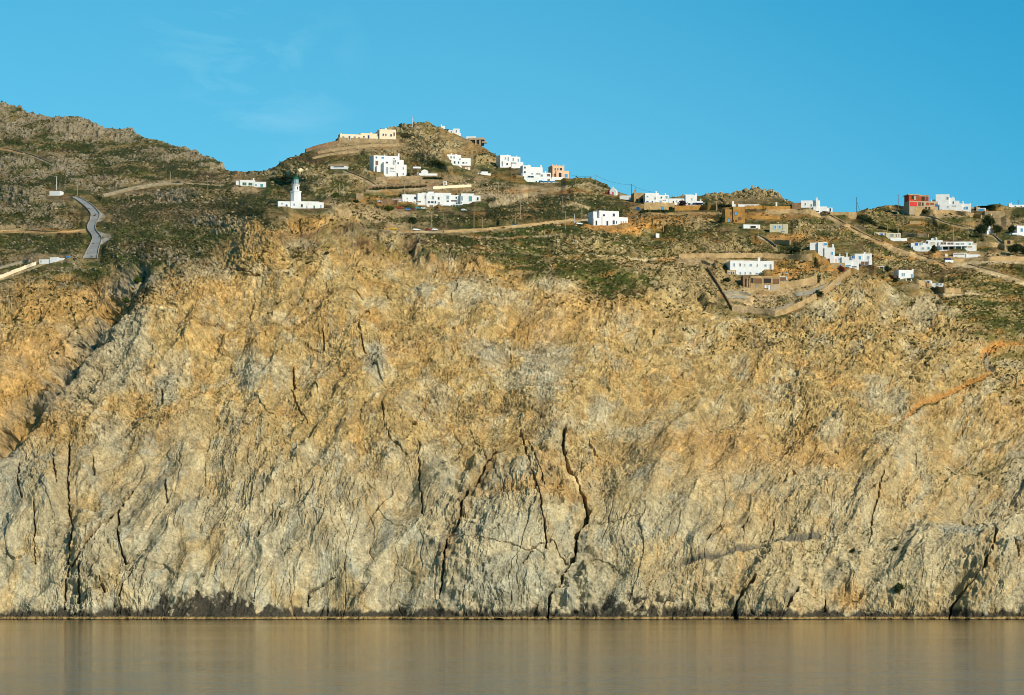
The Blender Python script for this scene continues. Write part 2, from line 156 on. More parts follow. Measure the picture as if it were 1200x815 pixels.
 dict(name='modern_house', label='dark flat-roofed modern house with pale columns on the right flank of the hilltop', cat='house', at=(560,169), rot=-6, mat='grey',
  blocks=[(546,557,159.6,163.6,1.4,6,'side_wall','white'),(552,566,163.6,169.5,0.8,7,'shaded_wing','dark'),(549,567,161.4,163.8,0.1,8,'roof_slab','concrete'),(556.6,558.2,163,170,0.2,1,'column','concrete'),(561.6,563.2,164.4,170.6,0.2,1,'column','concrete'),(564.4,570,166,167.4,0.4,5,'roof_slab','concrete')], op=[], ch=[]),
 dict(name='hut', label='small tan flat-topped stone hut in the grass below the red brick shell', cat='hut', at=(1072.5,262.6), rot=4, mat='stone_tan',
  blocks=[(1066,1079,259,263.2,0.2,5)], op=[], ch=[]),
 dict(name='barn', label='long tan stone barn on the skyline beside the tall dark pole', cat='building', at=(989,252), rot=6, mat='stone_tan',
  blocks=[(973,1004,248.6,253,0.4,6),(994,1004.2,249.2,258,0.1,5)], op=[], ch=[]),
]
PADS = [(min(b[0] for b in h['blocks']) - 1, max(b[1] for b in h['blocks']) + 1, max(b[3] for b in h['blocks'][:1]) - 7, max(b[3] for b in h['blocks']) + 4) for h in HOUSES]
PADS += [(320, 388, 236, 254), (455, 512, 266, 272), (462, 500, 240, 248), (744, 752, 240, 250)]

# dry stone walls: label, polyline, height m, thickness m, material, group
WALLS = [
 ('long sandy wall running down the right hillside from the skyline villa to the track', [(900,247),(925,246),(948,246.5),(962,249),(976,254),(990,262),(1004,270),(1022,279),(1042,287),(1060,293),(1078,299),(1096,305),(1108,311)], 0.4, 0.9, 'stone_tan'),
 ('broad tan retaining wall at the right, below the sloping canopy pavilion', [(1134,310),(1150,314),(1168,319),(1186,324.5),(1206,331)], 0.5, 0.9, 'stone_tan'),
 ('straight tan wall behind the white pavilion running out of view at the right', [(1150,306),(1170,305.5),(1206,305.5)], 2.2, 0.9, 'stone_tan'),
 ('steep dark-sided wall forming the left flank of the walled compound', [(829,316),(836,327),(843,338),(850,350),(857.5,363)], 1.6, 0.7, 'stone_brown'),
 ('pale lower wall closing the front of the compound', [(857.5,364.5),(868,366.5),(880,367),(895,368.5),(908,371)], 3.0, 1.0, 'stone'),
 ('tan wall climbing the right flank of the compound to the stair ramp', [(908,371),(920,368),(934,362),(948,355),(962,346.5),(974,338),(985,329),(996,321)], 3.0, 1.0, 'stone_tan'),
 ('upper back wall behind the seven-window villa', [(795,303.5),(815,302.5),(840,302.5),(862,302),(890,302.5),(915,303.5),(940,303.8),(952,303)], 2.6, 0.9, 'stone_tan'),
 ('short wall along the left approach of the compound', [(795,306),(806,308.5),(822,308),(833,312)], 1.6, 0.8, 'stone'),
 ('inner garden wall beside the stone terrace house', [(914,338),(930,337),(946,334),(957,331)], 3.6, 0.8, 'stone_tan'),
 ('inner garden wall with grey path at the compound foot', [(846,345),(858,344),(872,345),(878,347)], 1.4, 0.8, 'stone_grey'),
 ('low kinked wall inside the compound beside the grey path', [(895,365),(905,366),(918,362),(930,357)], 1.4, 0.8, 'stone_grey'),
 ('stone wall with a blue gate under the courtyard villa', [(754.5,246),(770,246),(790,246.3)], 4.6, 1.0, 'stone_tan'),
 ('ochre wall under the white villa behind the purple bush', [(790,247),(806,246.5),(822,246),(840,246)], 3.0, 1.0, 'ochre'),
 ('long low ochre wall running right from the ochre stone house', [(873,245.5),(890,245),(905,246),(926,246)], 2.2, 0.9, 'ochre'),
 ('shorter ochre wall one terrace below the long ochre wall', [(873,256),(886,256.5),(902,257),(914,257.5)], 1.8, 0.9, 'ochre'),
 ('low wall along the roadside left of the parked cars', [(395,250.5),(402,251.5),(408,252.5)], 2.0, 0.9, 'stone_tan'),
 ('low wall by the right end of the lighthouse', [(380,243),(388,245),(396,247.5),(401,250)], 1.6, 0.8, 'stone_tan'),
 ('wall holding the roadside between the blue car and the white two-storey house', [(520,273),(545,271.5),(570,270),(600,267),(625,264.5),(650,261.5),(672,259)], 1.2, 0.8, 'stone_tan'),
 ('retaining wall curving down from the dug-in white house towards the stone hut', [(404,200),(414,204),(424,208.5),(434,213),(440,217)], 0.7, 0.9, 'stone'),
 ('terrace wall under the large cubic villa', [(440,211),(455,210.5),(475,210),(492,209.5)], 1.8, 0.9, 'stone'),
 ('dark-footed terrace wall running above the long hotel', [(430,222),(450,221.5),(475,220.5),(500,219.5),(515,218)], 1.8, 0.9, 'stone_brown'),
 ('pale wall top behind the hotel roof', [(507,221.8),(525,220.6),(540,219.8),(552,219.4)], 1.6, 0.8, 'cream'),
 ('stone wall left of the hotel terrace', [(446,239.5),(456,239.5),(466,240.5)], 3.0, 0.9, 'stone_brown'),
 ('wall descending the left skyline of the hill below the cream house', [(358,178.8),(368,175.5),(380,172.2),(396,168.8)], 2.4, 1.0, 'stone_brown'),
 ('upper terrace wall crossing the hill below the cream house', [(372,180.5),(390,177.5),(410,174.5),(432,172.5),(455,172),(476,171)], 1.8, 0.9, 'stone'),
 ('lower terrace wall crossing the hill below the cream house', [(366,187),(384,183),(402,180.5),(420,179)], 1.6, 0.9, 'stone'),
 ('long lane wall across the foot of the far left hill', [(120,229.5),(136,225.5),(152,221.5),(168,218.5),(186,216.2),(200,214.8),(212,214.6)], 1.0, 0.9, 'stone_grey'),
 ('grey wall slanting across the far left hill', [(18,176),(28,179.5),(40,183),(52,188),(62,192.5)], 0.6, 0.9, 'stone_grey'),
 ('tan wall above the lane on the far left hill', [(-6,173.5),(6,174.8),(14,176),(22,178.5),(28,180)], 0.7, 1.0, 'stone_tan'),
 ('pale lane wall climbing to the white ruin at the lower left', [(-8,329),(6,324.5),(18,319.5),(30,315),(42,310.8)], 1.8, 0.9, 'cream'),
 ('upper lane wall at the lower left, above the pale lane', [(-8,318),(6,313.5),(20,310),(34,307.5)], 1.4, 0.8, 'stone_grey'),
 ('field wall left of the grey road, level with its bend', [(-8,272),(10,271),(30,270),(50,271.5),(70,272.6),(88,271.5),(100,270)], 0.6, 0.8, 'stone_tan'),
 ('terrace wall under the unfinished red house', [(1088,251),(1105,250.5),(1120,251.5),(1138,254),(1150,256)], 2.4, 1.0, 'stone_tan'),
 ('pale track wall curving below the unfinished red house', [(1046,246.4),(1060,247.5),(1074,249.5),(1086,252.5),(1096,256),(1108,261),(1122,264.5),(1138,267.6)], 0.6, 0.8, 'stone_tan'),
 ('stone wall right of the wide modern villa', [(1144,289),(1158,289.5),(1172,291),(1178,294)], 3.0, 0.9, 'stone_tan'),
 ('low wall between the grey-white house and the wide modern villa', [(1057,277),(1072,278),(1088,278.6)], 2.2, 0.9, 'stone'),
 ('grey wall bounding the road below the dark trees at the right', [(1146,269),(1156,273),(1166,277.5),(1174,284),(1180,292)], 0.7, 0.9, 'stone_grey'),
 ('wall under the zigzag porch on the rocky spur', [(1070,332),(1080,334),(1090,337.5),(1100,341.5),(1112,343),(1126,343.5)], 2.4, 0.9, 'stone_tan'),
 ('dark red stair ramp wall descending from the two-part villa', [(971.5,307),(978,311),(984,315),(990,318.6)], 2.0, 0.9, 'redwood'),
 ('stone ramp wall left of the pale stone house with blue windows', [(889,276.5),(896,280),(903,284.5),(910,290)], 1.0, 0.9, 'stone_grey'),
 ('tan wall stub with cream pillars below the pale stone house', [(905,286),(915,286.5),(926,286.8)], 2.4, 0.9, 'stone_tan'),
]
ROAD_L = [(82.5,231.5),(89,234.5),(96,239.5),(103,246),(107,252),(105.5,259),(102.5,264.5),(102.5,270),(107.5,276),(108.5,281),(104.5,290),(101,296),(97.5,303.2)]
ROAD_R = [(90.5,231.5),(98,234.8),(106,239.5),(113,246),(117.5,252),(115.5,257.5),(112,263),(112,270),(117,276),(120,280.5),(117.5,287),(115.5,294),(114,303.2)]
VERGE1 = [(112,246),(122.5,254),(115,258.5)]
VERGE2 = [(112,272),(129.5,278),(119,286)]
_mid = [((a[0] + b[0]) / 2, (a[1] + b[1]) / 2) for a, b in zip(ROAD_L, ROAD_R)]
COMPOUND_PATH = ([(846,346),(860,346.2),(876,347.4)], [(850,350),(862,350.4),(877,350.6)])
COMPOUND_ROAD = ([(930,344),(945,342),(960,337),(974,331.5),(986,327)], [(934,348),(950,346),(965,341),(978,337),(986,334)])
LINES = [([(456,270),(485,270.5),(515,270),(545,269.5),(580,267)], 3.5)] + [(wl[1], 2.2) for wl in WALLS] + [(_mid, 11), (VERGE1, 4), (VERGE2, 4), ([(846,348),(877,349)], 4), ([(932,346),(948,344),(963,339),(986,330)], 4)]
_S, _E = np.array((.36,.27,.15)), np.array((.40,.24,.10))
PATHS = [([(458,272),(500,272),(545,271.5),(580,269),(610,265.5),(640,262.5),(675,258.5),(700,257)], 2.0, _S), ([(540,277),(580,277.5),(625,277.6),(660,277)], 0.9, _S * .8),
 ([(575,240),(595,234),(612,229),(640,224),(665,220.5)], 3.0, _S), ([(566,231),(590,231),(600,230)], 3.0, _S * .85), ([(120,230.5),(152,222.5),(186,217),(200,215.6),(262,216)], 1.4, _S),
 ([(900,248.5),(948,248),(976,256),(1004,272),(1042,289.5),(1078,301),(1108,313)], 3.3, np.array((.43,.29,.14))), ([(1108,312),(1140,308),(1206,308)], 2.4, _S), ([(1046,247.4),(1074,250.5),(1096,257),(1122,265.5),(1140,269)], 1.2, _S),
 ([(760,252),(800,250),(850,250)], 1.4, _E * .9), ([(700,300),(760,302),(800,301)], 1.2, _S), ([(795,307),(850,306),(940,306)], 1.6, _S), ([(640,222),(690,217),(730,228),(760,243)], 1.0, _S * .8),
 ([(-10,331),(18,322),(42,313),(60,306)], 1.6, _S), ([(0,272),(50,273),(100,272)], 1.4, _E * .9), ([(430,224),(480,222),(515,220)], 1.4, _S * .9), ([(690,254),(700,251),(720,249)], 1.0, _S), ([(1100,345),(1130,346),(1160,347)], 1.2, _S),
 ([(660,240),(675,237),(690,242)], 1.0, _S), ([(1090,310),(1140,312)], 1.6, _S), ([(1130,311),(1168,321),(1206,333)], 3.6, np.array((.42,.31,.17))), ([(274,206.5),(279,201.5),(285,198.5),(291,197.2)], 2.2, np.array((.30,.16,.07))), ([(404,201),(424,209.5),(440,218)], 2.2, _S * .85), ([(-6,174),(14,176.6),(28,180.6)], 1.3, np.array((.34,.2,.1))), ([(20,177),(40,184),(62,193)], 1.2, np.array((.24,.2,.13))), ([(112,247),(121,254),(116,258)], 2.6, np.array((.36,.32,.26))), ([(114,273),(128,278),(118,285)], 2.6, np.array((.36,.32,.26))), ([(960,360),(1000,352),(1040,345),(1060,340)], 0.8, _S), ([(889,277.5),(903,286),(910,292)], 1.6, _S), ([(1146,270),(1166,278.5),(1180,293)], 1.8, _S * .9), ([(975,395),(1010,385),(1060,375)], 1.2, _E)]

# poles: label, px, top, foot, material, cross-arm
POLES = [
 ('pale utility pole behind the plain white box hut at the top of the road', 66,206.5,223,'metal',1), ('grey utility pole at the head of the grey road', 90.5,216,230.5,'pole',0), ('thick pale utility pole on the saddle lane under the far left hill', 199.5,201.5,215.6,'pole',0), ('thin short pole near the left end of the saddle house', 243.5,208.5,216,'pole',0), ('tall thin pole standing in front of the white hut lane, over the brown field', 243.5,217,233,'pole',0),
 ('left one of two close tall poles behind the stone hut', 397.6,217.5,232,'pole',0), ('right one of two close tall poles behind the stone hut', 401.6,219,233,'pole',0), ('thin pole on the bare parking ground right of the lighthouse', 392.4,240,250,'pole',0), ('short pole on the wall above the stone hut', 452.4,212,222,'pole',0), ('slim pole below the large cubic villa', 474,211.5,226,'pole',0), ('slim pole between cubic villa and hotel, right of another', 480.5,209.5,219,'pole',0), ('pole in front of the hillside cottage wall', 522.4,201,215.5,'pole',0),
 ('pale pole amid the shrubs below the hotel', 505.2,248.5,266.5,'pole',1), ('pole in the grass below the hotel terraces', 520,251,260.5,'pole',0), ('short pole rising over the dirt road beside the parked cars', 522.6,258.5,269,'pole',0), ('pole beside the white car on the dirt road', 481.8,263,276,'pole',0), ('tall thick pole right of the hotel, nearest the dirt road', 555.4,245,268,'pole',1), ('shorter pole right of the tall thick pole by the dirt road', 565,254.8,268,'pole',0),
 ('pole standing directly behind the blue car', 603.6,248.5,264.5,'pole',0), ('tall pole in the dark grass right of the blue car', 609.6,238,259,'pole',1), ('tall pole on the dark knoll slope', 659.5,227.5,247.5,'pole',1), ('pole standing in scrub below the dirt road', 662.4,251,272,'pole',0), ('short white pole beside the dirt road left of the two-storey house', 673.4,251,261.5,'metal',0), ('pole on the arched path behind the two-storey house', 681.8,232.5,255,'pole',1),
 ('slim pole below the white stepped cluster at the left', 583.8,214.5,231.5,'pole',1), ('skyline pole carrying the overhead wires left of the chapel', 698.5,205.2,224,'pole',1), ('grey skyline pole with cross-arm right of the red-roofed chapel', 740.3,216,232.5,'darkpole',1), ('reddish pole beside the skyline barn', 745.2,219.5,233,'wood',0), ('thin pole below the courtyard villa hedge', 761,243.5,249.5,'pole',0), ('pole at the right end of the ochre wall', 839.6,235.5,247.5,'pole',0), ('slim pole on the orange earth field', 777.3,258,273,'pole',0),
 ('dark pole in front of the rocky crag', 911.6,226.4,244,'darkpole',0), ('pole beside the low white carport', 888.3,264,277,'pole',0), ('tall dark braced pole on the skyline barn corner', 1004,231,252,'darkpole',0), ('pale thin pole on the skyline left of the red brick shell', 1052.6,228,248,'wood',0), ('short thick pole behind the grey-white flat house', 1040.2,264,274,'pole',0), ('short greenish pole at the right end of the grey-white flat house', 1052.6,266.8,274,'pole',0), ('thick pole behind the wide modern villa', 1117,263.5,282,'pole',0), ('left of two slim poles below the tall stepped villa', 1134.4,256,277,'pole',0), ('right of two slim poles below the tall stepped villa', 1136.8,246,268,'pole',0), ('dark pole over the half-hidden white house on the skyline at far right', 1193.2,234.6,242.5,'darkpole',0), ('thin antenna mast on the very top of the central hill', 483,134.8,147.5,'metal',1), ('pole at the white terrace end of the hotel', 472.8,262,275,'pole',0) ]
CARS = [ ('yellow car parked at the left end of the dirt road', 461.2,270.2,8.4,'yellow'), ('white car parked beside the yellow one on the dirt road', 488,271,9.2,'carwhite'), ('dark red car parked between two white cars', 501.4,271,7.2,'darkred'), ('white car at the right end of the parked row on the dirt road', 509.6,270.8,7.0,'carwhite'), ('blue car driving on the dirt road beneath a pole', 603.6,266.2,7.4,'carblue'),
 ('pale red car under the hotel terrace, leftmost', 469,245.4,8.6,'red'), ('blue car parked below the hotel', 478.2,247,6.4,'carblue'), ('deep red car parked below the hotel next to the blue one', 484,247.2,4.6,'darkred'), ('teal car parked under the hotel next to the deep red one', 489.6,245.4,6.0,'teal'), ('white car in the corner right of the teal car under the hotel', 496.4,245.6,5.4,'carwhite'), ('white car standing in the grass below the right end of the hotel', 543.6,247.8,5.0,'carwhite'), ('silver car near the stone wall left of the hotel', 443.6,237.6,4.6,'silver'),
 ('bright blue van parked below the courtyard villa hedge', 748.4,246.8,5.2,'blue'), ('white car on the roadside left of the two-storey house', 678.8,263.4,7.2,'carwhite') ]
# trees and bushes: name, label, px, foot py, width px, height px, leaf material, trunk?
TREES = [
 ('tree','big dark evergreen tree behind the small chapel, left of its pair',1151,276,15,15,'leaf'), ('tree','tallest dark evergreen tree right above the small chapel',1158,272,17,21,'leaf'), ('tree','dark evergreen tree just right of the small chapel',1168,277,13,15,'leaf'), ('tree','low dark tree in front of the stone archway',1190,300,22,14,'leaf'), ('tree','dark tree between the chapel and the blue-shaded villa',1186,276,10,12,'leaf'),
 ('bush','purple-leaved round bush in front of the chimney villa',799.6,244.5,11,10,'leaf_purple'), ('bush','dark bush at the right end of the chimney villa',827,244.5,9,7,'leaf'), ('bush','round dark bush on the green slope below the hotel',483.5,263,12,8,'leaf'), ('bush','oval dark bush on the bare ground left of the seven-window villa',851.8,331,9.5,4.6,'leaf'), ('bush','round green bush at the corner of the wide modern villa',1094.2,296.4,9,9,'leaf'), ('bush','dark bush beside the white two-part villa porch',1040,318,10,8,'leaf'), ('bush','dark low bush below the tan wall stub',931,296.5,23,7,'leaf'), ('bush','dark bush by the blue gate wall',787,247.8,8,6,'leaf'), ('bush','dark hanging bush on the left side of the small cottage spur',1050,331,9,6,'leaf'), ('bush','black-green bush beneath the ruin wall by the ochre house',846,262,8,9,'leaf'), ('bush','small dark triangular bush on the compound right wall',959,349,14,9,'leaf'), ('bush','bright green bush in the gully head',158,324,10,9,'leaf_bright'), ('bush','bright green bush further down the gully',143,342,9,6,'leaf_bright'), ('bush','lone dark bush low on the pale rock face at the right',1053,697,12,14,'leaf'), ('bush','small lone bush higher on the pale rock face at the right',1051,640,7,5,'leaf'), ('bush','tiny bush on the pale rock face left of the lone dark bush',1000,641,6,5,'leaf'),
 ('bush','fresh green bush left of the hotel car park',456,248,13,7,'leaf_bright'), ('bush','fresh green bush behind the stone hut foot',393.6,233.5,9,5,'leaf_bright'), ('bush','dark bush at the foot of the stone hut',417,238,10,4,'leaf'), ('bush','dark bush left of the unfinished house basement',1085,250.5,14,5,'leaf'), ('bush','dark bush beside the cubic villa corner',478.6,209,5,6,'leaf'), ('bush','dark bush above the zigzag porch undercroft',1094,342,9,6,'leaf'), ('bush','dark bush right of the archway wall',1200,298,10,9,'leaf') ]
HEDGES = [ ('dark hedge dropping diagonally from the skyline barn', [(1004,256),(1010,258.5),(1018,261),(1026,266)], 3.4), ('dark hedge running behind the grey-white flat house', [(1030,268),(1042,271),(1054,274),(1064,277)], 3.0), ('black clipped hedge in front of the low white villa', [(878,244.4),(886,244.2),(894,244.2)], 2.8), ('dark hedge along the roadside below the courtyard villa', [(750,250.5),(760,250),(772,248.8),(790,248.8)], 2.6), ('dark hedge shading the terrace below the cubic villa', [(436,223),(448,222),(462,221.6),(480,220.6),(500,219.4)], 2.4), ('dark hedge left of the low white villa chimney', [(838,243.6),(848,243.4),(856,243.4)], 3.0), ('dark hedge beneath the cottage with the low wall', [(496,210.4),(506,210),(518,210.6)], 2.0) ]
# ------------------------------------------------------------------ survey
# The shore was surveyed from one spot on the water, 20 m above the sea: a
# bearing (px, py) and a distance Y give a point in metres.
F, H, CX, HY = 3750.0, 20.0, 600.0, 676.0
def P(px, py, Y):
    return np.array([(px - CX) / F * Y, Y, H + (HY - py) / F * Y])

# ------------------------------------------------------------------ noise
def _h(ix, iy, s):
    n = (ix.astype(np.uint32) * np.uint32(374761393) + iy.astype(np.uint32) * np.uint32(668265263) + np.uint32((s * 2246822519 + 974711) & 0xffffffff))
    n = (n ^ (n >> np.uint32(13))) * np.uint32(1274126177)
    n = (n ^ (n >> np.uint32(16))) * np.uint32(2654435761)
    n = n ^ (n >> np.uint32(15))
    return (n & np.uint32(0xffffff)).astype(np.float32) / np.float32(0x1000000)

def perlin(x, y, s=0):
    fx, fy = np.floor(x), np.floor(y)
    ix, iy = fx.astype(np.int64), fy.astype(np.int64)
    tx, ty = (x - fx).astype(np.float32), (y - fy).astype(np.float32)
    u, v = tx*tx*tx*(tx*(tx*6-15)+10), ty*ty*ty*(ty*(ty*6-15)+10)
    out = 0
    for a in (0, 1):
        for b in (0, 1):
            ang = _h(ix + a, iy + b, s) * np.float32(6.2831853)
            g = np.cos(ang) * (tx - a) + np.sin(ang) * (ty - b)
            out = out + g * (u if a else 1 - u) * (v if b else 1 - v)
    return out * 1.5

def fbm(x, y, s=0, octv=4, gain=0.5):
    t, a = 0, 1.0
    for i in range(octv):
        t = t + a * perlin(x, y, s + i * 17)
        x, y, a = x * 2.03 + 11.3, y * 2.03 + 5.7, a * gain
    return t

def ridged(x, y, s=0, octv=3):
    t, a = 0, 1.0
    for i in range(octv):
        t = t + a * (1 - np.abs(perlin(x, y, s + i * 17)) * 2)
        x, y, a = x * 2.1 + 3.3, y * 2.1 + 8.7, a * 0.5
    return t / 1.75

def worley(x, y, s=0):
    """nearest jittered cell: F1, F2, offset from its centre, two random numbers of the cell"""
    ix0, iy0 = np.floor(x).astype(np.int64), np.floor(y).astype(np.int64)
    f1 = np.full(x.shape, 9.0, np.float32); f2 = f1.copy()
    ox = np.zeros_like(f1); oy = ox.copy(); bi = np.zeros(x.shape, np.int64); bj = bi.copy()
    for a in (-1, 0, 1):
        for b in (-1, 0, 1):
            ci, cj = ix0 + a, iy0 + b
            dx = (x - ci - _h(ci, cj, s)).astype(np.float32)
            dy = (y - cj - _h(ci, cj, s + 1)).astype(np.float32)
            d = dx * dx + dy * dy
            m = d < f1
            f2 = np.where(m, f1, np.minimum(f2, d))
            f1 = np.where(m, d, f1)
            ox = np.where(m, dx, ox); oy = np.where(m, dy, oy)
            bi = np.where(m, ci, bi); bj = np.where(m, cj, bj)
    return np.sqrt(f1), np.sqrt(f2), ox, oy, _h(bi, bj, s + 2), _h(bi, bj, s + 3), _h(bi, bj, s + 4)

def facets(x, y, s, tilt, step):
    f1, f2, ox, oy, h1, h2, h3 = worley(x, y, s)
    return tilt * (ox * (h1 - 0.5) + oy * (h2 - 0.5)) * 2 + step * (h3 - 0.5), f2 - f1, h3

def sstep(a, b, x):
    t = np.clip((x - a) / (b - a), 0, 1)
    return t * t * (3 - 2 * t)

def lerp(a, b, t):
    return a + (b - a) * t

def seg_dist(px, py, pts):
    """distance of every point to a polyline"""
    d = np.full(px.shape, 1e9, np.float32)
    for (x0, y0), (x1, y1) in zip(pts[:-1], pts[1:]):
        vx, vy = x1 - x0, y1 - y0
        t = np.clip(((px - x0) * vx + (py - y0) * vy) / max(vx * vx + vy * vy, 1e-6), 0, 1)
        d = np.minimum(d, np.hypot(px - x0 - t * vx, py - y0 - t * vy).astype(np.float32))
    return d

# ------------------------------------------------------------------ distances of the ground
CTRL = [(x, 735, 1492) for x in (-450, -200, 0, 200, 400, 600, 800, 1000, 1200, 1400, 1650)]
CTRL += [(x, 660, 1508) for x in (-450, -200, 0, 200, 400, 600, 800, 1000, 1200, 1400, 1650)]
CTRL += [(x, 600, 1526) for x in (-450, -200, 0, 200, 400, 600, 800)] + [(x, 600, 1534) for x in (1000, 1200, 1400, 1650)]
CTRL += [(-450, 500, 1580), (-200, 500, 1578), (0, 510, 1575), (150, 500, 1572), (300, 500, 1572), (450, 500, 1572), (600, 500, 1574), (800, 500, 1585), (1000, 520, 1595), (1200, 520, 1615), (1400, 520, 1620), (1650, 520, 1620)]
CTRL += [(-450, 400, 1640), (-200, 400, 1630), (0, 405, 1632), (0, 440, 1604), (60, 430, 1612), (100, 420, 1620), (130, 385, 1640), (170, 400, 1624), (300, 400, 1624), (450, 400, 1624), (600, 400, 1634), (700, 400, 1650), (800, 420, 1655), (1000, 450, 1648), (1200, 450, 1680), (1400, 450, 1680), (1650, 450, 1680)]
CTRL += [(180, 322, 1676), (250, 292, 1696), (350, 300, 1678), (350, 262, 1702), (350, 245, 1722), (300, 257, 1728), (250, 350, 1650), (300, 330, 1662), (200, 362, 1645), (350, 350, 1649), (450, 342, 1660), (250, 320, 1670), (550, 345, 1668), (650, 365, 1672), (800, 385, 1680), (440, 285, 1698), (500, 295, 1712), (560, 303, 1710), (620, 320, 1712), (700, 345, 1710)]
CTRL += [(350, 225, 1850), (350, 205, 2020), (300, 197, 2250), (300, 215, 2060), (360, 180, 2260), (400, 165, 2310), (430, 185, 2200), (490, 142, 2370), (480, 172, 2260), (480, 200, 2150), (420, 230, 1920), (440, 258, 1800), (520, 240, 1950), (520, 220, 2040), (500, 268, 1805)]
CTRL += [(560, 168, 2350), (585, 182, 2330), (560, 200, 2170), (600, 210, 2120), (640, 215, 2110), (660, 208, 2230), (700, 212, 2240), (640, 235, 1960), (640, 262, 1830), (600, 285, 1750), (680, 222, 2060), (712, 262, 1830), (712, 290, 1765), (760, 232, 2150), (760, 245, 2010), (740, 270, 1850)]
CTRL += [(820, 240, 2090), (820, 229, 2170), (880, 219, 2200), (860, 262, 1930), (800, 270, 1880), (800, 300, 1795), (800, 345, 1720), (885, 322, 1765), (885, 345, 1740), (870, 372, 1712), (960, 250, 2030), (960, 244, 2080), (950, 280, 1890), (1010, 250, 2050), (1010, 275, 1920), (1050, 243, 2120), (1110, 248, 2060), (1160, 240, 2140), (1200, 243, 2140)]
CTRL += [(1000, 310, 1800), (1000, 365, 1725), (1080, 325, 1810), (1100, 345, 1775), (1110, 297, 1890), (1180, 272, 1970), (1200, 320, 1840), (1200, 350, 1790), (1200, 395, 1735), (1100, 400, 1706), (900, 430, 1665)]
CTRL += [(1300, 240, 2150), (1450, 245, 2150), (1650, 250, 2150), (1300, 320, 1850), (1650, 320, 1850), (1400, 390, 1740), (1650, 390, 1740)]
CTRL += [(0, 370, 1662), (60, 350, 1690), (120, 330, 1696), (150, 350, 1664), (105, 303, 1775), (60, 310, 1755), (0, 330, 1725), (150, 292, 1765), (200, 292, 1725), (105, 270, 1910), (88, 233, 2070), (30, 228, 2090), (30, 275, 1920), (62, 225, 2100), (200, 255, 1880), (200, 216, 2140), (150, 225, 2090), (250, 268, 1775), (250, 240, 1910), (290, 240, 1850)]
CTRL += [(0, 200, 2270), (60, 180, 2400), (0, 165, 2480), (0, 123, 2680), (100, 141, 2680), (100, 200, 2270), (170, 160, 2660), (170, 195, 2330), (225, 178, 2600), (240, 205, 2260), (265, 197, 2500), (-200, 110, 2700), (-450, 100, 2700), (-200, 200, 2280), (-450, 200, 2280), (-200, 290, 1880), (-450, 290, 1880)]
_cp = np.array(CTRL, float)
_X, _V = _cp[:, :2] / 100.0, _cp[:, 2]
def _U(r2):
    return np.where(r2 > 1e-12, 0.5 * r2 * np.log(np.maximum(r2, 1e-12)), 0)
_n = len(_X)
_K = _U(((_X[:, None] - _X[None]) ** 2).sum(-1)) + np.eye(_n) * 0.03
_Q = np.c_[np.ones(_n), _X]
_sol = np.linalg.solve(np.block([[_K, _Q], [_Q.T, np.zeros((3, 3))]]), np.r_[_V, np.zeros(3)])
def tps(px, py):
    q = np.c_[px.ravel(), py.ravel()] / 100.0
    out = np.empty(len(q))
    for i in range(0, len(q), 20000):
        b = q[i:i + 20000]
        out[i:i + 20000] = _U(((b[:, None] - _X[None]) ** 2).sum(-1)) @ _sol[:_n] + np.c_[np.ones(len(b)), b] @ _sol[_n:]
    return out.reshape(px.shape)

SKY = np.array([(-450,95),(-200,108),(0,123),(25,126),(33,133),(45,134),(60,137),(90,138),(100,141),(115,150),(130,152),(150,151),(170,160),(190,165),(205,170),(220,176),(235,182),(250,188),(258,192),(265,198),(290,200),(310,198),(325,193),(345,184),(360,178),(380,172),(400,166),(415,162),(430,158),(447,152),(455,150),(470,146),(490,142),(502,142),(512,146),(525,153),(540,160),(560,169),(572,176),(585,184),(600,191),(620,198),(640,205),(660,209),(690,211),(700,213),(710,217),(718,223),(730,227),(745,231),(760,234),(785,232),(800,230),(820,231),(845,228),(860,224),(873,221),(882,220),(893,222),(906,226),(917,231),(927,236),(940,243),(960,247),(980,249),(1000,249),(1030,244),(1050,242),(1070,243),(1100,247),(1130,245),(1145,242),(1160,241),(1200,243),(1350,238),(1650,240)], float)
BROW = np.array([(-450,340),(0,342),(30,328),(60,333),(100,326),(140,313),(165,308),(185,318),(215,318),(240,298),(265,280),(295,264),(320,254),(350,249),(400,255),(430,266),(480,285),(520,293),(560,303),(600,316),(660,332),(700,347),(740,352),(775,330),(800,322),(830,352),(850,368),(920,372),(960,350),(1000,328),(1040,335),(1090,352),(1130,380),(1200,392),(1650,400)], float)
GULLY = [(-300, 840), (-120, 655), (0, 520), (45, 466), (85, 424), (125, 378), (152, 338), (172, 306), (182, 286), (190, 262)]

# ------------------------------------------------------------------ grid
ucols = np.r_[np.arange(-450, -14, 4.0), np.arange(-12, 1212.5, 0.85), np.arange(1215, 1651, 4.0)]
NV = 730
v = np.linspace(0, 1, NV)
sky_u = np.interp(ucols, SKY[:, 0], SKY[:, 1])
brow_u = np.interp(ucols, BROW[:, 0], BROW[:, 1])
PX = np.repeat(ucols[None], NV, 0)
PY = 735 + (sky_u[None] - 735) * v[:, None]
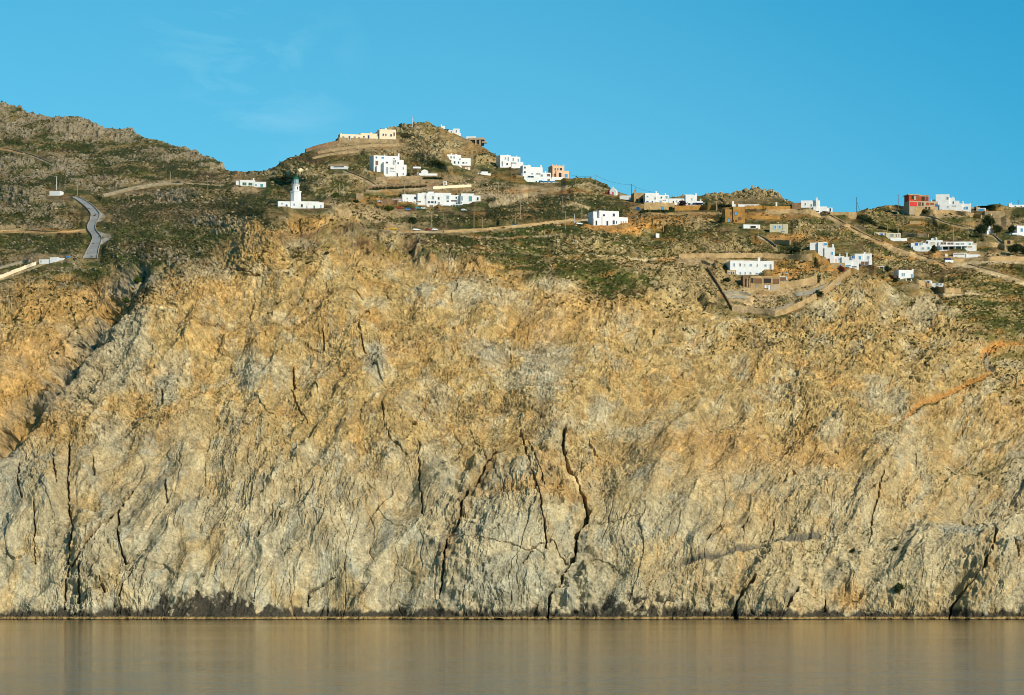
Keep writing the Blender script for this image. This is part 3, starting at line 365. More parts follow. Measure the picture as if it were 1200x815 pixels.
# coarse thin-plate surface, then bilinear
cx_, cy_ = np.arange(-456, 1661, 6.0), np.arange(84, 745, 4.0)
_cg = tps(*np.meshgrid(cx_, cy_))
def bil(grid, x0, dx, y0, dy, X, Y):
    fx, fy = (X - x0) / dx, (Y - y0) / dy
    i = np.clip(np.floor(fx).astype(int), 0, grid.shape[1] - 2); j = np.clip(np.floor(fy).astype(int), 0, grid.shape[0] - 2)
    tx, ty = np.clip(fx - i, 0, 1), np.clip(fy - j, 0, 1)
    return (grid[j, i] * (1 - tx) + grid[j, i + 1] * tx) * (1 - ty) + (grid[j + 1, i] * (1 - tx) + grid[j + 1, i + 1] * tx) * ty
D = bil(_cg, -456, 6.0, 84, 4.0, PX, PY)
dpy = np.abs(np.diff(PY, axis=0))
inc = np.maximum(np.diff(D, axis=0), 0.16 * dpy)
D = np.r_[D[:1], D[:1] + np.cumsum(inc, 0)]
# the spur on the far side of the gully stands further back
gd = seg_dist(PX, PY, GULLY)
gx = np.interp(PY, [p[1] for p in GULLY][::-1], [p[0] for p in GULLY][::-1])
gx = gx + 7 * perlin(PY / 31, PX * 0 + 1.7, 901) + 3 * perlin(PY / 9, PX * 0 + 4.7, 902)
gd = np.where(np.abs(PX - gx) < 60, np.abs(PX - gx) * .72, gd)
left_of = (PX < gx) & (PY > 262)
gs = np.where(left_of, sstep(0, 15, gd), 0) * np.exp(-np.maximum(gd, 0) / 190.0) * sstep(268, 330, PY)
D = D + 15 * gs
# level ground cut for every building: the front foot lies where the walls meet the slope
def D_at(px, py):
    c = int(np.clip(np.searchsorted(ucols, px), 0, len(ucols) - 1)); return float(np.interp(-py, -PY[:, c], D[:, c]))
_new = D.copy(); D_NAT = D; pad_near = np.zeros_like(D)
for h in HOUSES + [dict(at=(352.5, 244.8), rot=9, blocks=[(326, 341, 236, 243.0, 0, 9), (340.5, 379.5, 236, 245.2, 0, 9)])]:
    hx, hy = h['at']; y0 = D_at(hx, hy)
    s_ = np.clip((D_at(hx, hy - 6) - D_at(hx, hy)) / 6, 1.2, 6); sb_ = np.clip((D_at(hx, hy) - D_at(hx, hy + 12)) / 12, .5, 9)
    bx0, bx1 = min(b[0] for b in h['blocks']), max(b[1] for b in h['blocks'])
    c0, c1 = np.searchsorted(ucols, [bx0 - 84, bx1 + 84])
    foot = np.full(c1 - c0, -1.0)
    for bl in h['blocks']:
        if len(bl) > 6 and bl[6] in ('roof_slab', 'roof', 'balcony', 'red_panel', 'column', 'upper_storey', 'glass_wing'): continue
        mk = (ucols[c0:c1] >= bl[0]) & (ucols[c0:c1] <= bl[1]); foot = np.where(mk, np.maximum(foot, bl[3]), foot)
    ok = foot > 0
    if not ok.any(): continue
    foot = np.interp(ucols[c0:c1], ucols[c0:c1][ok], foot[ok])
    foot = np.convolve(np.pad(foot, 3, mode='edge'), np.ones(7) / 7, 'valid')
    uu = ucols[c0:c1]
    yf = y0 + math.tan(math.radians(h['rot'])) * (uu - hx) * y0 / 3750.0
    tgt = yf[None] + 0.5 + np.where(PY[:, c0:c1] < foot[None], s_, sb_) * (foot[None] - PY[:, c0:c1])
    yl = y0 + math.tan(math.radians(h['rot'])) * (bx0 - hx) * y0 / 3750.0; yr = y0 + math.tan(math.radians(h['rot'])) * (bx1 - hx) * y0 / 3750.0
    def gap(ex, ye, ft):
        return max(abs(D_at(ex, ft + q) - (ye - (s_ if q < 0 else sb_) * q)) for q in (-10, -5, 0, 6, 12))
    fl = np.clip(gap(bx0 - 16, yl, foot[0]) * 1.0, 14, 80); fr_ = np.clip(gap(bx1 + 16, yr, foot[-1]) * 1.0, 14, 80)
    wx = (sstep(fl, 1, np.maximum(bx0 - uu, 0)) * sstep(fr_, 1, np.maximum(uu - bx1, 0)))[None]
    dyy = PY[:, c0:c1] - foot[None]
    wy = sstep(-18, -5, dyy) * sstep(22, 2, dyy); pad_near[:, c0:c1] = np.maximum(pad_near[:, c0:c1], wx * wy)
    _new[:, c0:c1] = lerp(_new[:, c0:c1], tgt, wx * wy)
D = _new
DBASE = D
BX, BY, BZ = (PX - CX) / F * D, D, H + (HY - PY) / F * D

# surface coordinates (metres across, metres up the slope, depth counted short on flat ground)
ds = np.sqrt(np.diff(BY, axis=0) ** 2 + np.diff(BZ, axis=0) ** 2)
VV = np.r_[np.zeros((1, len(ucols))), np.cumsum(np.minimum(ds, 0.72 * np.maximum(dpy, 1e-3)), 0)]
UU = PX * 0.44
UU = UU.astype(np.float32); VV = VV.astype(np.float32)

# smooth normals
def grid_normals(x, y, z):
    t1 = np.stack([np.gradient(a, axis=1) for a in (x, y, z)], -1)
    t2 = np.stack([np.gradient(a, axis=0) for a in (x, y, z)], -1)
    n = np.cross(t1, t2)
    n /= np.maximum(np.linalg.norm(n, axis=-1, keepdims=True), 1e-9)
    return n
N = grid_normals((PX - CX) / F * D_NAT, D_NAT, H + (HY - PY) / F * D_NAT)
N[..., 0] *= 0.5
N /= np.linalg.norm(N, axis=-1, keepdims=True)
N = N.astype(np.float32)
# ------------------------------------------------------------------ relief of the ground
def blob(cx, cy, rx, ry, soft=0.45):
    return 1 - sstep(1 - soft, 1 + soft, np.hypot((PX - cx) / rx, (PY - cy) / ry) + 0.35 * _wn)

n_a = fbm(UU / 26, VV / 26, 3, 4); n_b = fbm(UU / 24, VV / 24, 31, 4)
n_big = fbm(UU / 85, VV / 85, 77, 3)
_wn = fbm(UU / 9, VV / 7, 55, 3)
Uw, Vw = UU + n_a * 6, VV + n_b * 6
lean = np.interp(PX, [-450, 60, 200, 420, 520, 900, 1200, 1650], [0.1, 0.05, 0.45, 0.0, 0.2, 0.25, 0.5, 0.5]).astype(np.float32)
# the beds fan out below a buried apex in the middle of the face
fan = np.clip((PX - 632) / np.maximum(PY - 330, 40), -0.9, 0.9).astype(np.float32)
fanw = sstep(190, 90, np.abs(PX - 630)) * sstep(360, 430, PY)
U1, V1 = UU + n_a * 2.4 + 1.2 * _wn * 0.4, VV + n_b * 2.4
Us = (U1 - lean * VV * 0.6).astype(np.float32)
Uf = ((PX - 632) / np.maximum(PY - 330, 60) * 120 + n_a * 2.0).astype(np.float32)
mass = sstep(-0.25, 0.45, fbm(UU / 55, VV / 55, 91, 3) + 0.25 * n_a).astype(np.float32)
gdw = gd + 5 * n_b + 3 * _wn
edge = PY - brow_u[None] + n_a * 12 + _wn * 7
cl = sstep(-7, 9, edge).astype(np.float32)
low = sstep(455, 600, PY + n_big * 55 + n_a * 18).astype(np.float32)
low *= lerp(1, 0.55, sstep(650, 900, PX))
spur = np.where(left_of, sstep(0, 14, gd), 0).astype(np.float32)

def domes(sx, sy, s, thr):
    f1, f2, ox, oy, h1, h2, h3 = worley((UU + n_a * 1.5) / sx, (VV + n_b * 1.5) / sy, s)
    on = sstep(thr + 0.06, thr - 0.06, h3)
    return np.sqrt(np.clip(1 - (f1 / 0.62) ** 2, 0, 1)) * on * (0.5 + h1) + (ox * (h1 - .5) + oy * (h2 - .5)) * on, on * sstep(0.02, 0.14, f2 - f1), h2
# facetted slabs
fa, ea, ha = facets(Us / 19, Vw / 34, 101, 3.6, 1.8)
fb, eb, hb = facets(Us / 7.5, Vw / 13 + 0.2 * n_a, 111, 2.3, 1.3)
fc, ec, hc = facets(Us / 3.0, Vw / 4.6, 121, 1.0, 0.65)
fd, ed, hd = facets(UU / 1.35 + n_a, VV / 1.7, 131, 0.42, 0.3)
# rubble
ga, _, gha = facets((Uw + Vw * 0.3) / 15, (Vw - Uw * 0.2) / 14, 141, 4.2, 2.2)
gb, egb, ghb = facets((UU + Vw * 0.4 + n_a * 2) / 5.5, (VV + n_b * 2) / 4.6, 151, 2.2, 1.5)
gc, egc, ghc = facets((UU + n_a * 3) / 2.3, (VV + n_b * 3) / 1.9, 161, 1.0, 0.9)
slab = fa * .8 + (fb * .8 + fc * .9) * lerp(.22, 1.05, mass) + fd * lerp(.4, 1, mass)
rub = ga * .8 + (gb * .8 + gc * 1.15) * lerp(.35, 1.1, mass) + fd * 1.6
fine = fbm(UU / 2.2, VV / 2.2, 171, 3)
# hairline seams that wander over the face
def seam(sx, sy, s, w):
    return np.exp(-(perlin((Us + n_b * 1.2) / sx, V1 / sy, s) / w) ** 2)
sm = seam(17, 70, 201, 0.03) * sstep(0.0, 0.4, perlin(UU / 40, VV / 40, 205)) * 2.2
sm2 = seam(6.5, 30, 211, 0.05) * sstep(0.05, 0.4, perlin(UU / 23, VV / 23, 215)) * 0.9
sm3 = seam(30, 11, 221, 0.03) * sstep(0.1, 0.4, perlin(UU / 45, VV / 30, 225)) * 1.0
wr = (ridged(Us / 3.6 + n_a * .3, V1 / 30, 231, 3) - 0.5) * lerp(.4, 1.2, mass)
wrf = (ridged(Uf / 4.2, V1 / 34, 233, 3) - 0.5) * lerp(.4, 1.2, mass)
wr = lerp(wr, wrf, fanw)
wr2 = (ridged(Us / 1.5 + n_a * .4, V1 / 7 + n_b * .4, 235, 2) - 0.5) * lerp(.5, 1.2, mass)
buttress = (ridged(Us / 70 + 0.3, Vw / 190, 241, 3) - 0.55) * 8 * sstep(330, 520, PY)
swell = fbm(UU / 48, VV / 60, 251, 3) * 4.6
rx_, ry_ = UU - .62 * VV + n_b * 5, VV + .5 * UU
ribs = ((ridged(rx_ / 44, ry_ / 150, 255, 2) - .5) * 6.5 + (ridged(rx_ / 17, ry_ / 70, 257, 2) - .5) * 2.4) * (1 - fanw * .8) * sstep(0, 60, PY - brow_u) * (1 - .6 * sstep(780, 930, PX) * sstep(540, 470, PY))
groove = -8 * np.exp(-(np.maximum(gdw, 0) / 9) ** 2) * sstep(560, 505, PY) * sstep(278, 310, PY)
# the big arched slab between the two clefts, the western folds and the shoulder
bulge = 7 * blob(602, 640, 70, 120, .5) * sstep(505, 540, PY) - 1.2 * np.exp(-(seg_dist(PX, PY, [(80, 500), (82, 660), (76, 726)]) / 9) ** 2) + 5 * blob(110, 640, 28, 50, .6) + 4.5 * blob(160, 690, 55, 24, .6) + 4 * blob(760, 690, 75, 30, .6) + 5 * blob(1170, 690, 40, 40, .6) + 4 * blob(1060, 660, 90, 40, .6) + 4 * blob(900, 690, 36, 26, .6)
um1, uo1, uh1 = domes(3.0, 2.2, 471, 0.34)
um2, uo2, uh2 = domes(1.5, 1.15, 481, 0.42)
scree = sstep(780, 930, PX) * sstep(540, 470, PY)
rub = rub + (um1 * 1.1 + um2 * 1.0) * (lerp(.5, 1.2, mass) + .9 * scree)
d_cliff = buttress + swell + lerp(rub * 0.36, slab * 0.4, low) + (fine * 0.42 + fd * 0.35) * lerp(1, lerp(.35, 1.1, mass), low) + wr * lerp(0.22, 0.72, low) + wr2 * lerp(.18, .42, low) + bulge - (sm * .4 + sm2 * .8) * lerp(0.2, 1, low) - sm3 * .6 + ribs

# cracks, ledges and scars seen on the face: points, width px, depth m
CRACKS = [
 ([(610,508),(598,520),(582,531),(569,545),(562,560),(548,578),(541,600)], 2.6, 7),
 ([(541,600),(536,622),(524,636),(520,655),(519,675),(515,700)], 1.8, 4),
 ([(545,600),(541,615),(536,622)], 1.6, 3),
 ([(612,512),(616,530),(621,552),(628,575),(633,600),(638,625),(641,650)], 1.4, 3.5),
 ([(619,515),(626,540),(634,560),(639,585)], 1.2, 2.5),
 ([(660,503),(658,520),(664,540),(674,558),(681,575),(686,590),(684,602)], 2.6, 6),
 ([(688,594),(686,605),(675,615),(674,630),(675,645),(670,658)], 3.6, 10),
 ([(670,658),(660,672),(655,690),(645,702),(643,722)], 2.4, 6),
 ([(666,660),(650,640),(625,650),(612,668)], 1.2, 2.5),
 ([(862,724),(862,705),(872,690),(884,678)], 3.2, 7),
 ([(921,716),(928,702),(934,690)], 2.2, 4),
 ([(968,712),(969,696)], 1.8, 3),
 ([(1112,722),(1118,705),(1135,690),(1150,678),(1157,660),(1166,640),(1169,618),(1150,605),(1128,592)], 2.0, 5),
 ([(1191,662),(1190,630)], 2.0, 3),
 ([(829,632),(834,622),(842,612)], 1.6, 3), ([(868,618),(876,606)], 1.5, 3), ([(907,622),(908,605)], 1.2, 2), ([(918,570),(921,562)], 2, 3), ([(962,532),(966,540)], 2, 3), ([(932,562),(928,556)], 2, 3),
 ([(1036,556),(1030,572),(1024,600),(1020,625)], 1.4, 2.5),
 ([(80,516),(79,545),(80,570),(79,596),(84,615),(81,640),(80,662),(84,668)], 1.9, 3.6),
 ([(62,522),(63,545),(68,570)], 1.5, 3), ([(20,535),(21,560),(24,586)], 1.6, 3.5), ([(38,592),(41,620),(41,655)], 1.2, 2.5),
 ([(84,668),(97,652),(110,630),(124,612),(134,596),(148,580),(156,570)], 2.0, 4.5),
 ([(139,590),(138,615),(141,640),(147,662)], 2.0, 5), ([(93,668),(94,690),(93,705)], 2.2, 5), ([(80,668),(76,690),(74,708)], 1.8, 4),
 ([(147,662),(160,652),(172,645)], 1.4, 3), ([(103,705),(118,692),(128,682)], 1.5, 3), ([(118,682),(124,698)], 1.6, 3), ([(140,702),(150,684),(158,672)], 1.6, 3.5),
 ([(109,534),(110,552)], 1.6, 2.5), ([(193,562),(195,586)], 1.4, 2.5), ([(302,632),(305,612),(318,596),(333,584)], 1.6, 3),
 ([(360,690),(375,683),(392,676)], 1.6, 3), ([(361,692),(360,705)], 1.6, 3),
 ([(446,480),(450,500),(460,522),(476,532)], 1.4, 2.5), ([(490,515),(491,540),(492,565),(494,600)], 1.4, 3), ([(552,500),(565,530),(570,543)], 1.0, 2),
 ([(378,388),(380,400),(379,412)], 1.6, 2.5), ([(344,430),(344,450)], 1.8, 3), ([(340,450),(350,475),(360,495)], 1.2, 2.5), ([(190,448),(190,468)], 1.8, 3),
 ([(420,385),(424,400),(428,415)], 1.4, 2.5),
 ([(130,396),(160,390),(190,391),(225,385),(255,382),(300,381),(345,376)], 0.9, 0.7),
 ([(140,442),(160,434),(180,428)], 1.2, 1.5), ([(260,310),(285,316),(302,324)], 1.0, 1.5), ([(330,358),(345,354),(362,350)], 1.1, 1.8),
 ([(150,372),(162,362),(168,345),(172,330)], 2.4, 5), ([(540,640),(580,645),(625,655)], 1.0, 1.2), ([(560,588),(600,585),(665,583)], 0.9, 1.2), ([(700,608),(740,606),(760,602)], 0.9, 1.2),
]
wobx, woby = PX + 1.6 * perlin(UU / 2.6, VV / 2.6, 301) + 2.2 * n_a, PY + 2 * perlin(UU / 3, VV / 3, 302)
d_crack = np.zeros_like(d_cliff)
def box_of(pts, m):
    xs, ys = [p[0] for p in pts], [p[1] for p in pts]
    c0, c1 = np.searchsorted(ucols, [min(xs) - m, max(xs) + m])
    sub = PY[:, c0:c1]
    if sub.shape[1] == 0: return None
    rr = np.where(((sub > min(ys) - m) & (sub < max(ys) + m)).any(1))[0]
    if len(rr) == 0: return None
    return slice(rr[0], rr[-1] + 1), slice(c0, c1)
for pts, w, dep in CRACKS:
    b = box_of(pts, w * 4 + 8)
    dd = seg_dist(wobx[b], woby[b], pts); w = w * (0.52 + 0.5 * perlin(UU[b] / 5, VV[b] / 6, 303)); w = np.maximum(w, 0.25)
    d_crack[b] = np.minimum(d_crack[b], -1.25 * dep * np.exp(-(dd / (w * 1.05)) ** 4))
# the old mule track cut across the slope on the right: bank above, ledge, drop below
TRACK = [(1210, 397), (1180, 399), (1163, 404), (1153, 414), (1160, 428), (1163, 437), (1150, 444), (1130, 453), (1105, 464), (1080, 474), (1062, 490), (1045, 500)]
TRACK2 = [(1210, 528), (1190, 531), (1165, 536), (1140, 541), (1125, 548)]
TRACK3 = [(1190, 508), (1165, 512), (1140, 518)]
trk = np.full(PX.shape, 99.0, np.float32); trk2 = trk.copy()
for t, w in ((TRACK, 1.0), (TRACK2, 0.6), (TRACK3, 0.45)):
    b = box_of(t, 40)
    dd = seg_dist(PX[b] + n_a[b] * 2, PY[b], t) / w
    if t is TRACK: trk[b] = np.minimum(trk[b], dd)
    else: trk2[b] = np.minimum(trk2[b], dd)
    up = seg_dist(PX[b], PY[b] + 4, t)
    dn = seg_dist(PX[b], PY[b] - 5, t)
    d_crack[b] += -1.8 * np.exp(-(up / 4.5) ** 2) * w + 1.4 * np.exp(-(dn / 2.6) ** 2) * w
# dark dike with a ledge, lower right
DIKE = [(802, 656), (840, 648), (875, 640), (905, 634), (935, 628), (960, 622)]
b = box_of(DIKE, 20)
dike = np.full(PX.shape, 99.0, np.float32); dike[b] = seg_dist(PX[b], PY[b] + n_a[b] * 2, DIKE)
d_crack -= 1.6 * np.exp(-(dike / 3.0) ** 2)

# ------------------------------------------------------------------ hill country behind the brow
rocky = np.zeros_like(cl)
for cx, cy, rx, ry, a in [
    (110,148,150,17,1),(30,130,70,14,1),(215,182,60,8,1),(250,192,22,7,1),(20,196,55,14,.85),(75,196,26,11,.8),(112,216,32,9,.8),(30,236,62,15,.75),(40,182,60,8,.5),(120,188,45,5,.55),(150,184,30,4,.5),
    (215,232,50,6,.7),(195,228,40,7,.7),(55,262,40,4,.6),(60,310,55,12,.45),(40,345,50,14,.9),(255,264,28,9,.9),(290,264,16,9,.9),(365,262,30,9,.8),(330,268,30,9,.6),(430,280,55,9,.9),
    (500,165,75,25,.9),(430,172,28,9,.7),(405,205,30,12,.8),(385,222,35,9,.6),(360,205,35,9,.6),(550,190,30,12,.8),(310,205,34,6,.6),(540,210,50,8,.4),
    (880,228,48,11,1.2),(808,230,40,5,.9),(845,286,32,10,.85),(700,222,26,7,.5),(700,290,60,14,.55),(790,292,50,8,.6),(820,262,22,9,.6),(930,265,60,14,.5),(1000,290,60,12,.5),(1060,308,40,10,.6),(980,350,70,30,.8),(1050,350,40,25,.7),(1100,330,50,14,.4),
    (1150,360,60,14,.3),(820,330,60,22,.8),(745,232,30,5,.7),(1050,255,50,8,.4),(480,252,40,4,.4),(470,285,30,10,.6),(560,290,50,8,.3),(150,300,50,7,.3),(215,300,30,10,.6)]:
    rocky = np.maximum(rocky, a * blob(cx, cy, rx, ry))
rocky = np.clip(rocky * (0.35 + 0.75 * sstep(-0.45, 0.25, fbm(UU / 14, VV / 7, 399, 3))), 0, 1.2)
# boulders: cells that stand up as domes
dm1, on1, dh1 = domes(4.2, 2.4, 401, 0.02 + 0.6 * rocky)
dm2, on2, dh2 = domes(2.0, 1.2, 411, 0.05 + 0.5 * rocky)
dm3, on3, dh3 = domes(1.05, .7, 421, 0.09 + 0.34 * rocky)
crag = facets(Uw / 9, Vw / 7, 431, 4.0, 3.4)[0] + ga * 0.4
d_hill = fbm(UU / 40, VV / 18, 441, 4) * 2.4 + rocky * (crag * 0.27 + gb * 0.2) + dm1 * lerp(0.3, 1.0, rocky) + dm2 * 0.55 + dm3 * 0.3
scrub_l = fbm(UU / 1.6, VV / 1.1, 451, 2)
d_hill = d_hill + np.clip(scrub_l, -0.3, 1) * 0.5

# ------------------------------------------------------------------ level the ground under what was built
damp = np.zeros_like(cl)
for x0, x1, y0, y1 in PADS:
    dx = np.maximum(np.maximum(x0 - PX, PX - x1), 0); dy = np.maximum(np.maximum(y0 - PY, PY - y1), 0)
    damp = np.maximum(damp, 1 - sstep(1.0, 6.0, np.hypot(dx, dy)))
for pts, w in LINES:
    b = box_of(pts, w + 8)
    if b is None: continue
    damp[b] = np.maximum(damp[b], 1 - sstep(w, w + 3.5, seg_dist(PX[b], PY[b], pts)))
disp = lerp(d_hill, d_cliff, cl) + d_crack + groove * cl
ledge = 1.0
disp = disp * (1 - 0.97 * damp) * (1 - 0.35 * pad_near) * ledge
disp = disp * np.where(np.abs(PX - 600) > 640, np.clip(1.2 - (np.abs(PX - 600) - 640) / 900, 0.4, 1), 1)
GX = BX + N[..., 0] * disp; GY = BY + N[..., 1] * disp; GZ = BZ + N[..., 2] * disp
# a wave-cut bench at the waterline
bench = (1 - sstep(0.7, 1.5, GZ)) * sstep(-1.5, 0.1, GZ)
GY = GY - bench * 2.6 * (0.7 + 0.5 * perlin(UU / 3, VV / 3, 461))

def ground(px, py):
    """the built ground in the direction of a bearing"""
    c = np.searchsorted(ucols, px) - 1
    c = int(np.clip(c, 0, len(ucols) - 2))
    tc = (px - ucols[c]) / (ucols[c + 1] - ucols[c])
    sk = sky_u[c] * (1 - tc) + sky_u[c + 1] * tc
    vv_ = np.clip((735 - py) / (735 - sk), 0, 1) * (NV - 1)
    r = int(min(vv_, NV - 2)); tr = vv_ - r
    def g(A):
        return (A[r, c] * (1 - tc) + A[r, c + 1] * tc) * (1 - tr) + (A[r + 1, c] * (1 - tc) + A[r + 1, c + 1] * tc) * tr
    return Vector((float(g(GX)), float(g(GY)), float(g(GZ))))

# ------------------------------------------------------------------ colours of rock, soil and scrub
def C3(*c): return np.array(c, np.float32)
TAN, ORANGE, GREY, BLUEGREY, PALE = C3(.345,.238,.097), C3(.38,.215,.066), C3(.335,.287,.183), C3(.265,.262,.205), C3(.41,.338,.20)
BROWN, ROCKH, VEG, OLIVE, HEATH, DARKV = C3(.22,.14,.06), C3(.34,.245,.11), C3(.034,.044,.009), C3(.092,.080,.016), C3(.088,.047,.024), C3(.019,.024,.008)
SOIL, EARTH, BLACK, TIDE = C3(.33,.23,.12), C3(.42,.20,.05), C3(.022,.02,.018), C3(.36,.24,.09)
def mix(c, col, m):
    return c + (col - c) * np.clip(m, 0, 1)[..., None]
A = np.broadcast_to(TAN, PX.shape + (3,)).astype(np.float32).copy()
A = mix(A, ORANGE, sstep(0.1, 0.7, n_b + 0.5 * n_big + 0.05) * 0.42)
A = mix(A, BROWN, sstep(0.2, 0.8, fbm(UU / 16, VV / 12, 505, 4)) * 0.5)
A = mix(A, GREY, low * lerp(.66, .96, sstep(560, 690, PY + 40 * n_a)))
A = mix(A, GREY, sstep(0.15, 0.6, fbm(UU / 30, VV / 38, 506, 4)) * 0.6)
A = mix(A, TAN * 1.02, low * sstep(0.15, 0.7, fbm(UU / 17, VV / 30, 515, 4)) * 0.6)
A = mix(A, PALE, sstep(0.25, 0.75, fbm(UU / 14, VV / 16, 525, 4)) * 0.55)
A = mix(A, BLUEGREY, sstep(0.28, 0.6, fbm(Us / 8, Vw / 20, 535, 4)) * lerp(0.25, 0.5, low))
A = mix(A, ORANGE, sstep(0.3, 0.6, fbm(Us / 7, Vw / 17, 545, 4)) * lerp(0.5, 0.16, low))
for cx, cy, rx, ry, col, a in [
    (60,430,90,90,ORANGE,.35),(120,345,60,26,ORANGE,.6),(30,470,50,40,ORANGE,.5),(230,340,70,25,ORANGE,.3),(360,260,32,10,ORANGE,.85),(352,268,60,12,ORANGE,.45),(297,264,18,9,ORANGE,.8),(255,282,22,7,ORANGE,.5),(400,262,40,8,ORANGE,.4),(900,535,120,22,ORANGE,.5),(820,520,60,15,ORANGE,.4),(620,580,60,9,ORANGE,.6),(660,560,30,30,ORANGE,.3),
    (996,692,20,17,ORANGE,.85),(1000,655,90,40,PALE,.4),(1090,650,60,45,PALE,.45),(1165,600,35,25,PALE,.4),(600,640,60,60,PALE,.4),(600,690,50,25,BLUEGREY,.45),(600,630,60,16,BLUEGREY,.3),(1125,615,25,12,BLUEGREY,.7),(905,560,60,20,GREY,.2),(1010,595,30,14,PALE,.5),
    (490,405,20,14,ORANGE,.45),(620,385,30,12,ORANGE,.3),(640,430,28,45,BLUEGREY,.45),(575,405,30,12,BLUEGREY,.4),(440,425,12,30,BLUEGREY,.6),(295,440,14,16,BLUEGREY,.6),(195,455,14,22,BLUEGREY,.5),(545,340,22,22,GREY,.6),(705,475,14,12,BLUEGREY,.5),(130,505,20,25,BLUEGREY,.4),(10,560,25,50,BLUEGREY,.5),
    (125,420,50,40,GREY,.55),(140,395,30,25,GREY,.55),(100,470,22,22,GREY,.4),(660,370,80,25,ORANGE,.3),(700,350,60,16,ORANGE,.45),(560,310,60,14,ORANGE,.4),(440,290,50,12,ORANGE,.45)]:
    A = mix(A, col, blob(cx, cy, rx, ry) * a)
A = mix(A, ORANGE, spur * 0.55 * sstep(-0.3, 0.4, n_a))
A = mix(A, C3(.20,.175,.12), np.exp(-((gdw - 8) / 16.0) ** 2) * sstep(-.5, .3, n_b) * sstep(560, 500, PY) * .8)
for pts_, w_, col_, a_ in [([(648,492),(612,512),(574,546),(548,586),(528,632),(514,668)], 9, BROWN * 1.05, .75), ([(400,500),(470,480),(560,470),(640,486)], 10, BROWN, .35), ([(655,506),(720,512),(800,516),(900,526),(1000,545)], 5, BROWN, .45), ([(84,668),(110,630),(156,570)], 4, BROWN, .6),  # first brown band: shade of the face left of the arched slab's crack, painted in
                           ([(660,690),(690,640),(760,612)], 8, BLUEGREY * .8, .3), ([(540,690),(580,665),(640,655)], 5, BLUEGREY * .6, .6), ([(620,545),(645,640)], 6, BROWN * 1.1, .5), ([(640,545),(672,600)], 5, ORANGE * .9, .4), ([(860,662),(930,700)], 6, PALE, .4)]:
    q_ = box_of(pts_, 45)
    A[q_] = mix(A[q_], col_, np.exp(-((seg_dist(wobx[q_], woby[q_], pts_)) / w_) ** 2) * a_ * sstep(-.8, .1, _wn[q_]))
# every block of stone weathers to its own tone
tone = lerp(1 + 0.3 * (ghb - 0.5) + 0.45 * (ghc - 0.5) + .28 * uo2 * (uh2 - .4) + .2 * uo1 * (uh1 - .4), 1 + 0.3 * (hb - 0.5) + 0.36 * (hc - 0.5), low) * (1 + 0.3 * (hd - 0.5))
A *= tone[..., None]
A = mix(A, C3(.11,.10,.075), np.exp(-(dike / 3.6) ** 4) * 0.9 * sstep(-0.8, 0.0, _wn))
A = mix(A, EARTH * .9, np.exp(-(trk / 5.5) ** 4) * 0.25 * lerp(0.55, 1, sstep(1060, 1150, PX)))
A = mix(A, OLIVE * .7, np.exp(-(trk2 / 3.2) ** 2) * .75 * sstep(-.5, .2, _wn))
A = mix(A, C3(.2,.15,.1), (sm + sm2) * 0.16 * low)
# dry scrub clinging to the rock
tuft = sstep(0.28, 0.55, perlin(UU / 1.7, VV / 1.1, 551) + 0.35 * perlin(UU / 6, VV / 5, 552))
cveg = 0.10 * sstep(560, 420, PY) + 0.05
for cx, cy, rx, ry, a in [(352,300,20,14,1.3),(345,320,12,10,.9),(365,290,22,6,.9),(395,262,60,9,.9),(340,262,30,7,.6),(450,272,28,6,.8),(470,290,40,7,.9),(300,300,26,9,.5),(440,316,30,9,.4),(600,325,80,10,.4),(700,355,60,14,.5),(800,350,70,25,.45),(890,395,90,22,.45),(1000,400,120,30,.4),(1100,390,90,30,.6),(1180,430,60,40,.6),(1130,430,60,30,.3),(1150,540,60,14,.5),(1000,640,110,25,.35),(1055,640,25,25,.4),(940,372,30,12,.6),(840,300,30,14,.6),(160,350,20,22,.8),(100,400,60,30,.35),(70,350,60,25,.45),(20,360,40,22,.5),(1090,415,40,12,.5),(1170,400,40,14,.4)]:
    cveg = np.maximum(cveg, a * blob(cx, cy, rx, ry))
gv = (np.exp(-((gdw - 3) / 8.0) ** 2) + .5 * np.exp(-((gdw - 26) / 14.0) ** 2)) * sstep(540, 500, PY) * sstep(270, 300, PY) * sstep(-.35, .25, n_a + .5 * _wn)
cveg = np.maximum(cveg, gv * 0.75)
cv = sstep(0.62, 0.42, 1 - cveg * (0.55 + 0.9 * tuft) + 0.25 * _wn)
A = mix(A, lerp(DARKV, OLIVE, sstep(-.2, .5, n_b)[..., None]), cv * (0.35 + 0.6 * tuft))
for cx, cy, rx, ry, a in [(345,276,40,7,.8),(400,270,40,6,.75),(430,282,50,7,.7),(480,286,40,8,.8),(525,290,30,6,.6),(375,290,26,8,.6),(300,285,30,8,.5),(240,305,40,10,.5)]:
    A = mix(A, lerp(HEATH, OLIVE, sstep(0, .6, n_b)[..., None]), blob(cx, cy, rx, ry, .7) * a * (.35 + .75 * sstep(-.25, .3, _wn + .6 * tuft - .2)))
for pts_, w_, col_, a_ in [([(1215,396),(1180,398.5),(1163,403.5),(1153,412)], 5.0, EARTH * 1.08, .95), ([(1155,414),(1162,428)], 5, C3(.26,.22,.15), .8), ([(1163,434),(1148,440),(1128,449),(1103,460),(1078,470),(1060,486)], 3.0, EARTH, .75), ([(1200,408),(1178,411),(1165,416)], 3.0, OLIVE, .7), ([(1150,447),(1128,456),(1103,467),(1080,477)], 2.2, OLIVE * .6, .8), ([(1180,420),(1200,424)], 7, PALE, .6)]:
    q_ = box_of(pts_, 30)
    A[q_] = mix(A[q_], col_, np.exp(-(seg_dist(wobx[q_], woby[q_], pts_) / w_) ** 4) * a_)
